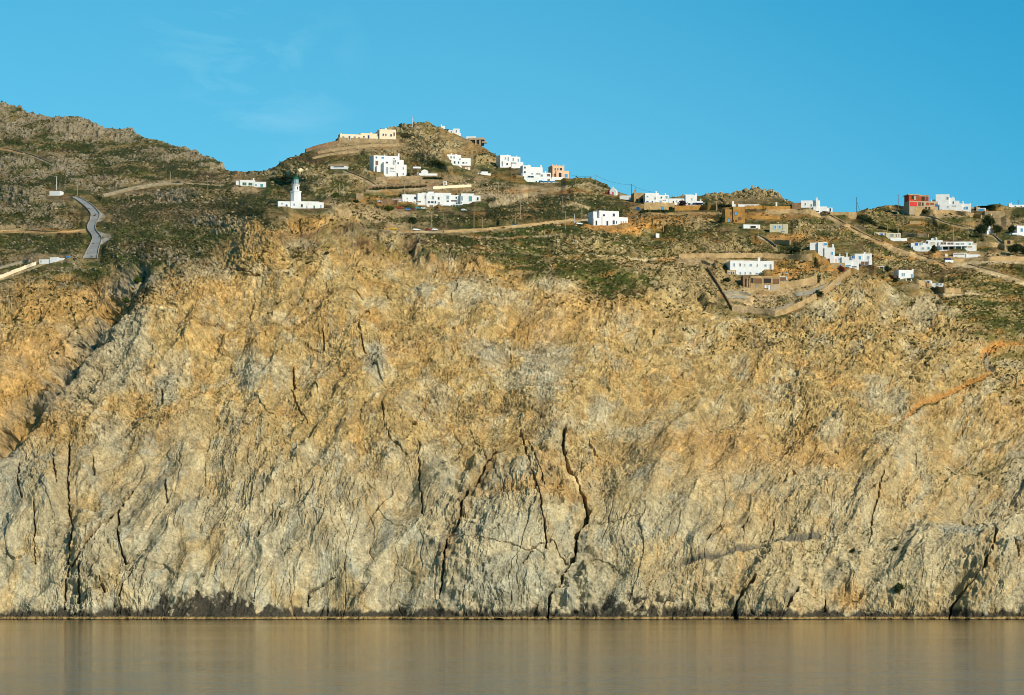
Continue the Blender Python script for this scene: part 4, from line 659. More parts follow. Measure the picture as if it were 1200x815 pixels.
# splash zone, black lichen over a pale tide bench
zn = GZ + 1.6 * perlin(UU / 2.2, VV / 5, 561) + 1.2 * perlin(UU / 7, VV / 9, 562)
sh = np.interp(PX, [-450,0,30,60,110,130,190,220,240,290,310,340,430,470,560,640,690,720,780,800,850,960,1050,1110,1120,1150,1650], [4,4,4.6,4.6,4.6,6.4,6.6,11,13,7.4,6.4,4.2,4,4.4,4.4,4.2,4.8,8.4,8.4,4.6,4,3.6,3.2,3.2,5,3.6,3.8]) + perlin(PX / 22, PX * 0 + 3.3, 563) * 1.2
streak = 1.5 * (hc - .5) + 1.1 * (hb - .5) + .7 * (hd - .5) + 0.8 * perlin(UU / 4, VV / 10, 565)
zone = sstep(1.0, -1.0, (zn - sh) / np.maximum(sh * 0.3, 1.2) + 0.5 * streak + 1.3 * streak * sstep(5, 8, sh))
A = mix(A, C3(.032,.028,.021), zone * 0.94)
A = mix(A, TIDE * (0.8 + 0.5 * perlin(UU / 2, VV / 2, 566)[..., None]), sstep(1.45, 1.0, GZ + 0.25 * perlin(UU / 1.4, VV, 567)) * sstep(0.15, 0.5, GZ) * 0.95)
A = mix(A, BLACK, sstep(0.45, 0.15, GZ))
CLIFF_A = A

# hill
B = np.broadcast_to(VEG, A.shape).astype(np.float32).copy()
B = mix(B, OLIVE, sstep(-0.15, 0.55, fbm(UU / 18, VV / 9, 601, 4) + 0.25 * np.clip((PX - 500) / 600, 0, 1)) * 0.8)
B = mix(B, HEATH, sstep(0.0, 0.6, fbm(UU / 22, VV / 10, 602, 4)) * 0.7)
B = mix(B, DARKV, sstep(0.15, 0.5, scrub_l) * 0.6)
B = mix(B, BROWN, sstep(0.15, 0.6, fbm(UU / 9, VV / 4, 603, 3)) * 0.45)
for cx, cy, rx, ry, col, a in [
    (150,178,70,7,DARKV,.5),(190,195,70,8,DARKV,.5),(30,215,60,6,DARKV,.6),(60,290,70,10,VEG,.8),(180,250,90,20,HEATH,.45),(220,262,80,6,VEG,.6),(500,258,60,8,VEG,.7),(640,240,90,14,VEG,.8),(640,275,110,14,VEG,.6),(650,310,90,16,VEG,.5),
    (470,280,60,9,HEATH,.85),(520,285,40,7,HEATH,.8),(330,275,40,6,HEATH,.8),(400,262,50,6,HEATH,.7),(1100,335,110,16,OLIVE,.6),(1150,365,80,18,OLIVE,.7),(1090,318,60,8,HEATH,.6),(960,275,70,20,OLIVE,.6),(1080,262,70,9,OLIVE,.7),
    (640,225,60,7,HEATH,.4),(650,240,60,10,DARKV,.6),(600,252,70,6,DARKV,.5),(200,255,100,30,C3(.13,.09,.04),.6),(190,275,90,12,C3(.05,.07,.012),.7),(130,310,50,10,C3(.05,.07,.012),.6),(600,290,70,12,C3(.045,.062,.011),.6),(620,272,80,7,C3(.045,.062,.011),.6),(700,330,40,10,C3(.045,.062,.011),.5),(1150,370,70,14,C3(.05,.062,.012),.5),(150,182,90,6,DARKV,.6),(30,214,70,6,DARKV,.6),(330,210,50,8,DARKV,.35)]:
    B = mix(B, col, blob(cx, cy, rx, ry) * a)
# bare ground, terraces and tracks
for cx, cy, rx, ry, col, a in [
    (440,258,50,12,SOIL,.95),(400,240,26,5,SOIL,.7),(420,172,60,9,SOIL*.8,.8),(470,178,50,5,SOIL*.8,.6),(500,215,70,10,SOIL*.85,.85),(560,225,60,6,SOIL*.8,.8),(580,228,50,8,SOIL,.7),(600,222,50,5,SOIL,.6),(450,236,40,5,EARTH*.8,.7),(570,175,30,8,ORANGE*.8,.7),(590,186,18,6,ORANGE*.8,.7),
    (520,168,90,20,BROWN,.6),(735,266,34,8,EARTH,.95),(770,262,40,6,EARTH*.85,.7),(700,266,22,3,EARTH*.85,.8),(640,264,25,3,EARTH*.7,.6),(930,280,36,5,EARTH,.9),(900,252,60,3,EARTH*.8,.7),(945,320,50,13,EARTH*.8,.85),(900,345,55,17,SOIL,.9),(960,340,35,9,SOIL,.8),(840,330,26,12,SOIL,.6),(820,306,36,6,SOIL*.9,.8),(770,318,40,6,SOIL*.85,.6),(770,310,55,5,SOIL*.9,.6),
    (62,271,34,3,EARTH*.75,.8),(20,268,34,4,SOIL*.8,.7),(50,303,60,5,SOIL*.8,.6),(95,236,10,5,SOIL,.4),(280,222,22,5,SOIL,.7),(290,208,14,4,BROWN,.5),(250,212,40,2.5,SOIL*.8,.8),(180,214,60,2.5,SOIL*.8,.8),(285,196,12,5,EARTH*.6,.9),(140,226,30,4,SOIL*.6,.5),
    (1095,252,46,4,SOIL,.7),(1075,262,22,3,EARTH*.8,.6),(1150,300,60,5,SOIL,.8),(1185,306,40,6,SOIL,.8),(1165,262,26,5,SOIL,.6),(1060,300,40,5,EARTH*.8,.7),(990,268,30,4,SOIL*.9,.6),(1180,262,40,6,SOIL*.8,.6),(1110,345,40,3,SOIL,.6),(1080,334,20,5,SOIL,.6),(800,243,60,3,EARTH*.75,.6),(820,255,70,4,EARTH*.7,.5)]:
    B = mix(B, col * 1.0, blob(cx, cy, rx, ry) * a * (0.75 + 0.5 * sstep(.4, -.4, tuft - 0.5)))
pmask = np.zeros_like(cl)
for pts, w, col in PATHS:
    b = box_of(pts, w + 10)
    if b is None: continue
    m_ = 1 - sstep(w * 0.6, w * 1.2, seg_dist(PX[b], PY[b] + 0.6 * _wn[b], pts))
    B[b] = mix(B[b], col, m_ * 0.92); pmask[b] = np.maximum(pmask[b], m_)
B = mix(B, EARTH * .62, sstep(.2, .6, fbm(UU / 16, VV / 5.5, 613, 4)) * .6 * sstep(330, 480, PX))
patch = fbm(UU / 20, VV / 8, 612, 4)
B = mix(B, C3(.23,.16,.07), sstep(0.0, 0.5, fbm(UU / 12, VV / 4.5, 611, 4)) * .55)
B = mix(B, VEG * .8, sstep(.05, .4, patch) * .75 * (1 - damp) * (1 - pmask))
B *= (1.3 + 0.45 * fine)[..., None]
stone = lerp(ROCKH, PALE, sstep(0.5, 1, dh2)[..., None]) * (0.8 + 0.55 * dh1)[..., None]
stone = mix(stone, C3(.25,.205,.145), sstep(330, 200, PX) * 0.7)
stone = mix(stone, TAN, sstep(500, 900, PX) * 0.5)
nodirt = (1 - damp * 0.8) * (1 - pmask * .8)
B = mix(B, stone, np.maximum(np.maximum(on1 * np.clip(rocky * 1.15, 0.25, 1), on2 * 0.85), on3 * 0.8) * nodirt * (1 - .75 * sstep(.05, .4, patch) * (1 - np.clip(rocky, 0, 1))))
B = mix(B, stone * 0.92, rocky * sstep(0.35, 0.8, rocky + 0.4 * n_a) * 0.75 * nodirt)
B = mix(B, DARKV, rocky * sstep(0.35, 0.6, tuft * 0.8 - 0.2 * _wn) * 0.7 * nodirt)
tr_grow = sstep(0.30, 0.62, perlin(UU / 1.3, VV / 0.9, 621) + 0.4 * n_a)
B = mix(B, VEG, tr_grow * 0.75 * (1 - rocky) * (1 - damp) * (1 - pmask))
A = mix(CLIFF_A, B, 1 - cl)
A = np.clip(A, 0.008, 0.75)
# ------------------------------------------------------------------ materials
def new_mat(name):
    m = bpy.data.materials.new(name); m.use_nodes = True
    nt = m.node_tree
    return m, nt, nt.nodes['Principled BSDF']
def ramp_noise(nt, scale, lo, hi, detail=5, coord='Object'):
    tc = nt.nodes.new('ShaderNodeTexCoord'); n = nt.nodes.new('ShaderNodeTexNoise')
    n.inputs['Scale'].default_value = scale; n.inputs['Detail'].default_value = detail
    nt.links.new(tc.outputs[coord], n.inputs['Vector'])
    mr = nt.nodes.new('ShaderNodeMapRange')
    mr.inputs['From Min'].default_value = 0.3; mr.inputs['From Max'].default_value = 0.7
    mr.inputs['To Min'].default_value = lo; mr.inputs['To Max'].default_value = hi
    nt.links.new(n.outputs['Fac'], mr.inputs['Value'])
    return n, mr
def scaled(nt, col_socket, fac_socket):
    mx = nt.nodes.new('ShaderNodeMix'); mx.data_type = 'RGBA'; mx.blend_type = 'MULTIPLY'
    mx.inputs[0].default_value = 1
    nt.links.new(col_socket, mx.inputs[6]); nt.links.new(fac_socket, mx.inputs[7])
    return mx.outputs[2]
def simple(name, col, rough=0.8, var=(0.85, 1.12), scale=0.6, bump=0.0, metallic=0.0, spec=0.3):
    m, nt, bs = new_mat(name)
    rgb = nt.nodes.new('ShaderNodeRGB'); rgb.outputs[0].default_value = (*col, 1)
    n, mr = ramp_noise(nt, scale, *var)
    nt.links.new(scaled(nt, rgb.outputs[0], mr.outputs[0]), bs.inputs['Base Color'])
    bs.inputs['Roughness'].default_value = rough; bs.inputs['Metallic'].default_value = metallic
    bs.inputs['Specular IOR Level'].default_value = spec
    if bump:
        b = nt.nodes.new('ShaderNodeBump'); b.inputs['Strength'].default_value = bump; b.inputs['Distance'].default_value = 0.1
        nt.links.new(n.outputs['Fac'], b.inputs['Height']); nt.links.new(b.outputs[0], bs.inputs['Normal'])
    return m
def masonry(name, c1, c2, scale=1.3):
    m, nt, bs = new_mat(name)
    tc = nt.nodes.new('ShaderNodeTexCoord'); vo = nt.nodes.new('ShaderNodeTexVoronoi')
    vo.inputs['Scale'].default_value = scale
    nt.links.new(tc.outputs['Object'], vo.inputs['Vector'])
    sep = nt.nodes.new('ShaderNodeSeparateColor'); nt.links.new(vo.outputs['Color'], sep.inputs[0])
    mx = nt.nodes.new('ShaderNodeMix'); mx.data_type = 'RGBA'
    mx.inputs[6].default_value = (*c1, 1); mx.inputs[7].default_value = (*c2, 1)
    nt.links.new(sep.outputs[0], mx.inputs[0])
    n, mr = ramp_noise(nt, 0.25, 0.75, 1.2)
    nt.links.new(scaled(nt, mx.outputs[2], mr.outputs[0]), bs.inputs['Base Color'])
    bs.inputs['Roughness'].default_value = 0.95; bs.inputs['Specular IOR Level'].default_value = 0.1
    b = nt.nodes.new('ShaderNodeBump'); b.inputs['Strength'].default_value = 0.7; b.inputs['Distance'].default_value = 0.15; b.invert = True
    nt.links.new(vo.outputs['Distance'], b.inputs['Height']); nt.links.new(b.outputs[0], bs.inputs['Normal'])
    return m

M = {}
M['white'] = simple('white_lime_plaster', (.67,.66,.64), .85, (.9,1.03), .5)
M['cream'] = simple('cream_plaster', (.72,.58,.40), .85, (.92,1.05), .5)
M['peach'] = simple('peach_plaster', (.74,.42,.24), .85, (.92,1.05), .5)
M['pale'] = simple('pale_stone_render', (.50,.44,.30), .9, (.85,1.1), .8)
M['ochre'] = masonry('ochre_stone', (.36,.19,.05), (.30,.155,.045), 1.0)
M['brick'] = masonry('red_brick_infill', (.42,.08,.03), (.36,.06,.02), 2.2)
M['redpanel'] = simple('red_painted_panel', (.55,.02,.012), .6)
M['concrete'] = simple('concrete_frame', (.38,.29,.19), .9)
M['stone'] = masonry('dry_stone', (.36,.26,.14), (.24,.17,.095), 1.3)
M['stone_grey'] = masonry('grey_dry_stone', (.30,.26,.19), (.20,.17,.12), 1.3)
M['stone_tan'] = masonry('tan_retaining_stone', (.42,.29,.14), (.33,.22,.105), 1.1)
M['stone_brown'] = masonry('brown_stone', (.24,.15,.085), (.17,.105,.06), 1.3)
M['pane'] = simple('dark_window_glass', (.03,.035,.05), .15, spec=.5)
M['bluepane'] = simple('sky_blue_pane', (.06,.22,.42), .2, spec=.5)
M['blue'] = simple('blue_paint', (.02,.10,.33), .6)
M['lightblue'] = simple('light_blue_paint', (.05,.27,.50), .6)
M['navy'] = simple('navy_paint', (.015,.02,.09), .6)
M['green'] = simple('green_copper_paint', (.012,.11,.055), .5)
M['greyblue'] = simple('blue_grey_paint', (.20,.27,.33), .7)
M['grey'] = simple('grey_paint', (.2,.2,.2), .7)
M['dark'] = simple('dark_void_wood', (.02,.018,.015), .8)
M['wood'] = simple('brown_wood', (.16,.08,.04), .8)
M['redwood'] = simple('dark_red_wood', (.16,.03,.02), .7)
M['rooftile'] = simple('red_roof_tiles', (.42,.035,.03), .7)
M['pole'] = simple('weathered_pole_wood', (.30,.23,.15), .9)
M['darkpole'] = simple('dark_pole_wood', (.05,.05,.05), .9)
M['metal'] = simple('galvanised_metal', (.4,.4,.4), .5, metallic=.7)
M['glass'] = simple('car_glass', (.02,.025,.03), .1, spec=.6)
M['tyre'] = simple('tyre_rubber', (.02,.02,.02), .9)
M['yellow'] = simple('yellow_car_paint', (.75,.48,.01), .3, (.97,1.03))
M['carwhite'] = simple('white_car_paint', (.75,.76,.78), .3, (.97,1.03))
M['darkred'] = simple('dark_red_car_paint', (.22,.012,.02), .3, (.97,1.03))
M['red'] = simple('red_car_paint', (.45,.05,.04), .4, (.97,1.03))
M['carblue'] = simple('blue_car_paint', (.06,.2,.5), .3, (.97,1.03))
M['teal'] = simple('teal_car_paint', (.08,.25,.27), .35, (.97,1.03))
M['silver'] = simple('silver_car_paint', (.5,.52,.55), .35, (.97,1.03))
M['asphalt'] = simple('worn_asphalt', (.31,.305,.295), .9, (.8,1.15), .08)
M['pathgrey'] = simple('pale_concrete_path', (.34,.30,.22), .9, (.8,1.15), .15)
M['gravel'] = simple('pale_gravel_verge', (.36,.32,.25), .95, (.8,1.2), .4)
M['bark'] = simple('bark', (.10,.07,.045), .95)

def leaf_mat(name, c1, c2):
    m, nt, bs = new_mat(name)
    at = nt.nodes.new('ShaderNodeAttribute'); at.attribute_name = 'tone'
    mx = nt.nodes.new('ShaderNodeMix'); mx.data_type = 'RGBA'
    mx.inputs[6].default_value = (*c1, 1); mx.inputs[7].default_value = (*c2, 1)
    nt.links.new(at.outputs['Fac'], mx.inputs[0])
    nt.links.new(mx.outputs[2], bs.inputs['Base Color'])
    bs.inputs['Roughness'].default_value = 0.8; bs.inputs['Specular IOR Level'].default_value = 0.2
    return m
M['scrub'] = leaf_mat('scrub_leaves', (.024,.028,.007), (.105,.085,.025))
M['leaf'] = leaf_mat('evergreen_leaves', (.010,.018,.008), (.035,.055,.016))
M['leaf_purple'] = leaf_mat('purple_leaves', (.012,.006,.008), (.05,.02,.025))
M['leaf_bright'] = leaf_mat('fresh_green_leaves', (.03,.055,.008), (.09,.12,.02))

# ground
m, nt, bs = new_mat('rock_soil_and_scrub')
at = nt.nodes.new('ShaderNodeAttribute'); at.attribute_name = 'albedo'
n1, r1 = ramp_noise(nt, 0.9, 0.72, 1.28, 6)
n2, r2 = ramp_noise(nt, 0.13, 0.86, 1.14, 4)
c = scaled(nt, scaled(nt, at.outputs['Color'], r1.outputs[0]), r2.outputs[0])
nt.links.new(c, bs.inputs['Base Color'])
bs.inputs['Roughness'].default_value = 0.92; bs.inputs['Specular IOR Level'].default_value = 0.12
bp = nt.nodes.new('ShaderNodeBump'); bp.inputs['Strength'].default_value = 0.6; bp.inputs['Distance'].default_value = 0.5
nt.links.new(n1.outputs['Fac'], bp.inputs['Height']); nt.links.new(bp.outputs[0], bs.inputs['Normal'])
M['ground'] = m

# sea
m, nt, bs = new_mat('calm_sea')
tc = nt.nodes.new('ShaderNodeTexCoord')
def sea_noise(scale, detail, rough):
    mp = nt.nodes.new('ShaderNodeMapping'); mp.inputs['Scale'].default_value = scale
    nt.links.new(tc.outputs['Object'], mp.inputs['Vector'])
    wn = nt.nodes.new('ShaderNodeTexNoise'); wn.inputs['Scale'].default_value = 1; wn.inputs['Detail'].default_value = detail; wn.inputs['Roughness'].default_value = rough
    nt.links.new(mp.outputs[0], wn.inputs['Vector']); return wn
wa, wb_, wc = sea_noise((.045, .17, 1), 5, .65), sea_noise((.02, .045, 1), 5, .65), sea_noise((.0025, .012, 1), 4, .6)
b1 = nt.nodes.new('ShaderNodeBump'); b1.inputs['Strength'].default_value = SEA_BUMP; b1.inputs['Distance'].default_value = 1.25
nt.links.new(wa.outputs['Fac'], b1.inputs['Height'])
b2 = nt.nodes.new('ShaderNodeBump'); b2.inputs['Strength'].default_value = SEA_SWELL; b2.inputs['Distance'].default_value = 2.6
nt.links.new(wb_.outputs['Fac'], b2.inputs['Height']); nt.links.new(b1.outputs[0], b2.inputs['Normal'])
gl = nt.nodes.new('ShaderNodeBsdfGlossy'); gl.inputs['Color'].default_value = SEA_GLOSS
mr = nt.nodes.new('ShaderNodeMapRange'); mr.inputs['From Min'].default_value = .35; mr.inputs['From Max'].default_value = .65; mr.inputs['To Min'].default_value = SEA_ROUGH * .75; mr.inputs['To Max'].default_value = SEA_ROUGH * 1.3
nt.links.new(wc.outputs['Fac'], mr.inputs['Value']); nt.links.new(mr.outputs[0], gl.inputs['Roughness'])
nt.links.new(b2.outputs[0], gl.inputs['Normal'])
df = nt.nodes.new('ShaderNodeBsdfDiffuse'); df.inputs['Color'].default_value = (.09, .085, .06, 1)
fr = nt.nodes.new('ShaderNodeFresnel'); fr.inputs['IOR'].default_value = 1.333
ms = nt.nodes.new('ShaderNodeMixShader')
nt.links.new(fr.outputs[0], ms.inputs[0]); nt.links.new(df.outputs[0], ms.inputs[1]); nt.links.new(gl.outputs[0], ms.inputs[2])
nt.links.new(ms.outputs[0], nt.nodes['Material Output'].inputs['Surface'])
M['sea'] = m

# ------------------------------------------------------------------ helpers for objects
def link(name, me, mat=None, parent=None):
    o = bpy.data.objects.new(name, me); COL.objects.link(o)
    if mat is not None: me.materials.append(M[mat] if isinstance(mat, str) else mat)
    if parent is not None: o.parent = parent
    return o
def np_mesh(name, verts, faces, smooth=False):
    me = bpy.data.meshes.new(name)
    nv, nf, k = len(verts), len(faces), faces.shape[1]
    me.vertices.add(nv); me.vertices.foreach_set('co', np.ascontiguousarray(verts, np.float32).ravel())
    me.loops.add(nf * k); me.loops.foreach_set('vertex_index', np.ascontiguousarray(faces, np.int32).ravel())
    me.polygons.add(nf); me.polygons.foreach_set('loop_start', np.arange(0, nf * k, k, dtype=np.int32))
    me.polygons.foreach_set('use_smooth', np.full(nf, smooth))
    me.update(calc_edges=True); me.validate()
    return me
def tag(o, label=None, cat=None, group=None, kind=None):
    for k_, v_ in (('label', label), ('category', cat), ('group', group), ('kind', kind)):
        if v_: o[k_] = v_
    return o
def empty(name, loc, rz=0.0):
    o = bpy.data.objects.new(name, None); COL.objects.link(o)
    o.location = loc; o.rotation_euler = (0, 0, rz); o.empty_display_size = 1
    return o

# ------------------------------------------------------------------ terrain mesh
VX, VY, VZ = [GX], [GY], [GZ]
for dY, dz in ((70, -9), (260, -70), (620, -190), (1100, -420)):
    VX.append(GX[-1:] * (1 + dY / GY[-1:])); VY.append(GY[-1:] + dY); VZ.append(np.maximum(GZ[-1:] + dz, -6))
VX, VY, VZ = np.concatenate(VX), np.concatenate(VY), np.concatenate(VZ)
nr, nc = VX.shape
idx = np.arange(nr * nc).reshape(nr, nc)
quads = np.stack([idx[:-1, :-1], idx[:-1, 1:], idx[1:, 1:], idx[1:, :-1]], -1).reshape(-1, 4)
me = np_mesh('terrain', np.stack([VX, VY, VZ], -1).reshape(-1, 3), quads)
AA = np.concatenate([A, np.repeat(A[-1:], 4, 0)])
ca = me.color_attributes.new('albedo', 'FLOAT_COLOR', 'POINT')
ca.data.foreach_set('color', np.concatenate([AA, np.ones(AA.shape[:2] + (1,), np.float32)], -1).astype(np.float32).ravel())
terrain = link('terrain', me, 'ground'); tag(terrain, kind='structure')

bm = bmesh.new()
for x, y in ((-14000, -4000), (14000, -4000), (14000, 24000), (-14000, 24000)):
    bm.verts.new((x, y, 0))
bm.faces.new(bm.verts); me = bpy.data.meshes.new('water'); bm.to_mesh(me); bm.free()
water = link('water', me, 'sea'); tag(water, kind='structure')

# ------------------------------------------------------------------ camera, sky, sun
cam = bpy.data.cameras.new('camera'); co = bpy.data.objects.new('camera', cam); COL.objects.link(co)
cam.sensor_width = 36; cam.lens = 36 * F / 1200; cam.shift_y = (HY - 407.5) / 1200
co.location = (0, 0, H); co.rotation_euler = (R(90), 0, 0)
cam.clip_start = 1; cam.clip_end = 60000
scene.camera = co
SUN_AZ, SUN_EL = 138.0, 27.0           # azimuth from +Y towards +X
sd = Vector((math.sin(R(SUN_AZ)) * math.cos(R(SUN_EL)), math.cos(R(SUN_AZ)) * math.cos(R(SUN_EL)), math.sin(R(SUN_EL))))
sl = bpy.data.lights.new('sun', 'SUN'); sl.energy = 4.2; sl.angle = R(0.5); sl.color = (1.0, 0.90, 0.74)
so = bpy.data.objects.new('sun', sl); COL.objects.link(so); so.rotation_euler = sd.to_track_quat('Z', 'Y').to_euler()
w = bpy.data.worlds.new('World'); scene.world = w; w.use_nodes = True
nt = w.node_tree; bg = nt.nodes['Background']
sky = nt.nodes.new('ShaderNodeTexSky'); sky.sky_type = 'NISHITA'; sky.sun_disc = False
sky.sun_elevation = R(SUN_EL); sky.sun_rotation = R(SUN_AZ)
sky.air_density = 1.0; sky.dust_density = 0.3; sky.ozone_density = 2.0
tc = nt.nodes.new('ShaderNodeTexCoord'); va = nt.nodes.new('ShaderNodeVectorMath'); va.operation = 'ADD'; va.inputs[1].default_value = (0, 0, 0.22)
vn = nt.nodes.new('ShaderNodeVectorMath'); vn.operation = 'NORMALIZE'
nt.links.new(tc.outputs['Generated'], va.inputs[0]); nt.links.new(va.outputs[0], vn.inputs[0]); nt.links.new(vn.outputs[0], sky.inputs[0])
tint = nt.nodes.new('ShaderNodeMix'); tint.data_type = 'RGBA'; tint.blend_type = 'MULTIPLY'; tint.inputs[0].default_value = 1
tint.inputs[7].default_value = SKY_TINT
# the blue deepens towards the zenith
sx = nt.nodes.new('ShaderNodeSeparateXYZ'); nt.links.new(tc.outputs['Generated'], sx.inputs[0])
dz = nt.nodes.new('ShaderNodeMapRange'); dz.interpolation_type = 'SMOOTHSTEP'
dz.inputs['From Min'].default_value = .12; dz.inputs['From Max'].default_value = .8; dz.inputs['To Min'].default_value = 1; dz.inputs['To Max'].default_value = .38
nt.links.new(sx.outputs['Z'], dz.inputs['Value'])
deep = nt.nodes.new('ShaderNodeMix'); deep.data_type = 'RGBA'; deep.blend_type = 'MULTIPLY'; deep.inputs[0].default_value = 1
nt.links.new(sky.outputs[0], tint.inputs[6]); nt.links.new(tint.outputs[2], deep.inputs[6]); nt.links.new(dz.outputs[0], deep.inputs[7])
gr = nt.nodes.new('ShaderNodeValToRGB'); ge = nt.nodes.new('ShaderNodeMapRange')
ge.inputs['From Min'].default_value = .06; ge.inputs['From Max'].default_value = .22
nt.links.new(sx.outputs['Z'], ge.inputs['Value']); nt.links.new(ge.outputs[0], gr.inputs[0])
gr.color_ramp.elements[0].color = SKY_LOW; gr.color_ramp.elements[1].color = SKY_HIGH
grm = nt.nodes.new('ShaderNodeMix'); grm.data_type = 'RGBA'; grm.blend_type = 'MULTIPLY'; grm.inputs[0].default_value = 1
nt.links.new(gr.outputs[0], grm.inputs[7])
xa = nt.nodes.new('ShaderNodeMath'); xa.operation = 'ADD'; nt.links.new(sx.outputs['X'], xa.inputs[0]); nt.links.new(sx.outputs['Z'], xa.inputs[1])
xm = nt.nodes.new('ShaderNodeMapRange'); xm.interpolation_type = 'SMOOTHSTEP'; xm.inputs['From Min'].default_value = .13; xm.inputs['From Max'].default_value = .36
nt.links.new(xa.outputs[0], xm.inputs['Value'])
xc_ = nt.nodes.new('ShaderNodeMix'); xc_.data_type = 'RGBA'; xc_.blend_type = 'MULTIPLY'; xc_.inputs[7].default_value = (.42, .84, .95, 1)
nt.links.new(xm.outputs[0], xc_.inputs[0]); nt.links.new(deep.outputs[2], xc_.inputs[6]); nt.links.new(xc_.outputs[2], grm.inputs[6])
# a trace of cirrus
cm = nt.nodes.new('ShaderNodeMapping'); cm.inputs['Scale'].default_value = (22, 22, 55); cm.inputs['Rotation'].default_value = (0, R(25), 0)
nt.links.new(tc.outputs['Generated'], cm.inputs[0])
cn = nt.nodes.new('ShaderNodeTexNoise'); cn.inputs['Scale'].default_value = 1; cn.inputs['Detail'].default_value = 6; cn.inputs['Roughness'].default_value = .6; cn.inputs['Distortion'].default_value = .6
nt.links.new(cm.outputs[0], cn.inputs['Vector'])
cr = nt.nodes.new('ShaderNodeMapRange'); cr.inputs['From Min'].default_value = .5; cr.inputs['From Max'].default_value = .85; cr.inputs['To Max'].default_value = .35
nt.links.new(cn.outputs['Fac'], cr.inputs['Value'])
dist = nt.nodes.new('ShaderNodeVectorMath'); dist.operation = 'DISTANCE'; dist.inputs[1].default_value = (-.082, .985, .155)
nt.links.new(tc.outputs['Generated'], dist.inputs[0])
dm = nt.nodes.new('ShaderNodeMapRange'); dm.inputs['From Min'].default_value = .004; dm.inputs['From Max'].default_value = .04; dm.inputs['To Min'].default_value = 1; dm.inputs['To Max'].default_value = 0
nt.links.new(dist.outputs['Value'], dm.inputs['Value'])
cx2 = nt.nodes.new('ShaderNodeMath'); cx2.operation = 'MULTIPLY'; nt.links.new(cr.outputs[0], cx2.inputs[0]); nt.links.new(dm.outputs[0], cx2.inputs[1])
cl_ = nt.nodes.new('ShaderNodeMix'); cl_.data_type = 'RGBA'; cl_.inputs[7].default_value = (4.2, 6.6, 7.4, 1)
nt.links.new(cx2.outputs[0], cl_.inputs[0]); nt.links.new(grm.outputs[2], cl_.inputs[6])
nt.links.new(cl_.outputs[2], bg.inputs['Color'])
bg.inputs['Strength'].default_value = 0.12
vs = scene.view_settings; vs.view_transform = 'Standard'; vs.look = 'None'; vs.gamma = 1; vs.exposure = EXPOSURE; vs.use_curve_mapping = False
scene.render.film_transparent = False
scene.cycles.max_bounces = 4
scene.cycles.filter_width = 0.9
# ------------------------------------------------------------------ builders
def bm_box(bm, x0, x1, y0, y1, z0, z1, bev=0.0, parapet=False):
    t = bmesh.new()
    bmesh.ops.create_cube(t, size=1)
    for vtx in t.verts:
        vtx.co = Vector(((x0 + x1) / 2 + vtx.co.x * (x1 - x0), (y0 + y1) / 2 + vtx.co.y * (y1 - y0), (z0 + z1) / 2 + vtx.co.z * (z1 - z0)))
    if parapet and min(x1 - x0, y1 - y0) > 2.2:
        t.faces.ensure_lookup_table()
        top = max(t.faces, key=lambda f: f.calc_center_median().z)
        r = bmesh.ops.inset_region(t, faces=[top], thickness=0.38)
        for vtx in top.verts: vtx.co.z -= 0.45
    if bev:
        es = [e for e in t.edges if max(v_.co.z for v_ in e.verts) > z0 + 0.01]
        bmesh.ops.bevel(t, geom=es, offset=min(bev, (x1 - x0) * 0.2, (y1 - y0) * 0.2, (z1 - z0) * 0.2), segments=2, affect='EDGES', profile=0.5)
    tm = bpy.data.meshes.new('tmp'); t.to_mesh(tm); t.free()
    bm.from_mesh(tm); bpy.data.meshes.remove(tm)
def bm_cyl(bm, p0, p1, r0, r1, n=10, cap=True):
    p0, p1 = Vector(p0), Vector(p1)
    d = (p1 - p0).normalized(); a = d.orthogonal().normalized(); b_ = d.cross(a)
    rings = []
    for p, r_ in ((p0, r0), (p1, r1)):
        rings.append([bm.verts.new(p + (a * math.cos(k * 2 * math.pi / n) + b_ * math.sin(k * 2 * math.pi / n)) * r_) for k in range(n)])
    for k in range(n):
        bm.faces.new((rings[0][k], rings[0][(k + 1) % n], rings[1][(k + 1) % n], rings[1][k]))
    if cap:
        bm.faces.new(rings[1]); bm.faces.new(rings[0][::-1])
def bm_poly(bm, rings):
    """skin of equal closed rings"""
    vs_ = [[bm.verts.new(p) for p in r_] for r_ in rings]
    n = len(vs_[0])
    for a, b_ in zip(vs_[:-1], vs_[1:]):
        for k in range(n): bm.faces.new((a[k], a[(k + 1) % n], b_[(k + 1) % n], b_[k]))
    bm.faces.new(vs_[0][::-1]); bm.faces.new(vs_[-1])
def done(name, bm, mat, parent=None, smooth=False):
    bmesh.ops.recalc_face_normals(bm, faces=bm.faces)
    me_ = bpy.data.meshes.new(name); bm.to_mesh(me_); bm.free()
    if smooth:
        for p in me_.polygons: p.use_smooth = True
    return link(name, me_, mat, parent)
def ring_prism(bm, xc, zc, w_, h_, t, y0, y1):
    bm_box(bm, xc - w_/2 - t, xc - w_/2, y0, y1, zc - h_/2, zc + h_/2)
    bm_box(bm, xc + w_/2, xc + w_/2 + t, y0, y1, zc - h_/2, zc + h_/2)
    bm_box(bm, xc - w_/2 - t, xc + w_/2 + t, y0 - 0.012, y1, zc + h_/2, zc + h_/2 + t)
    bm_box(bm, xc - w_/2 - t - .05, xc + w_/2 + t + .05, y0 - 0.06, y1, zc - h_/2 - t, zc - h_/2)

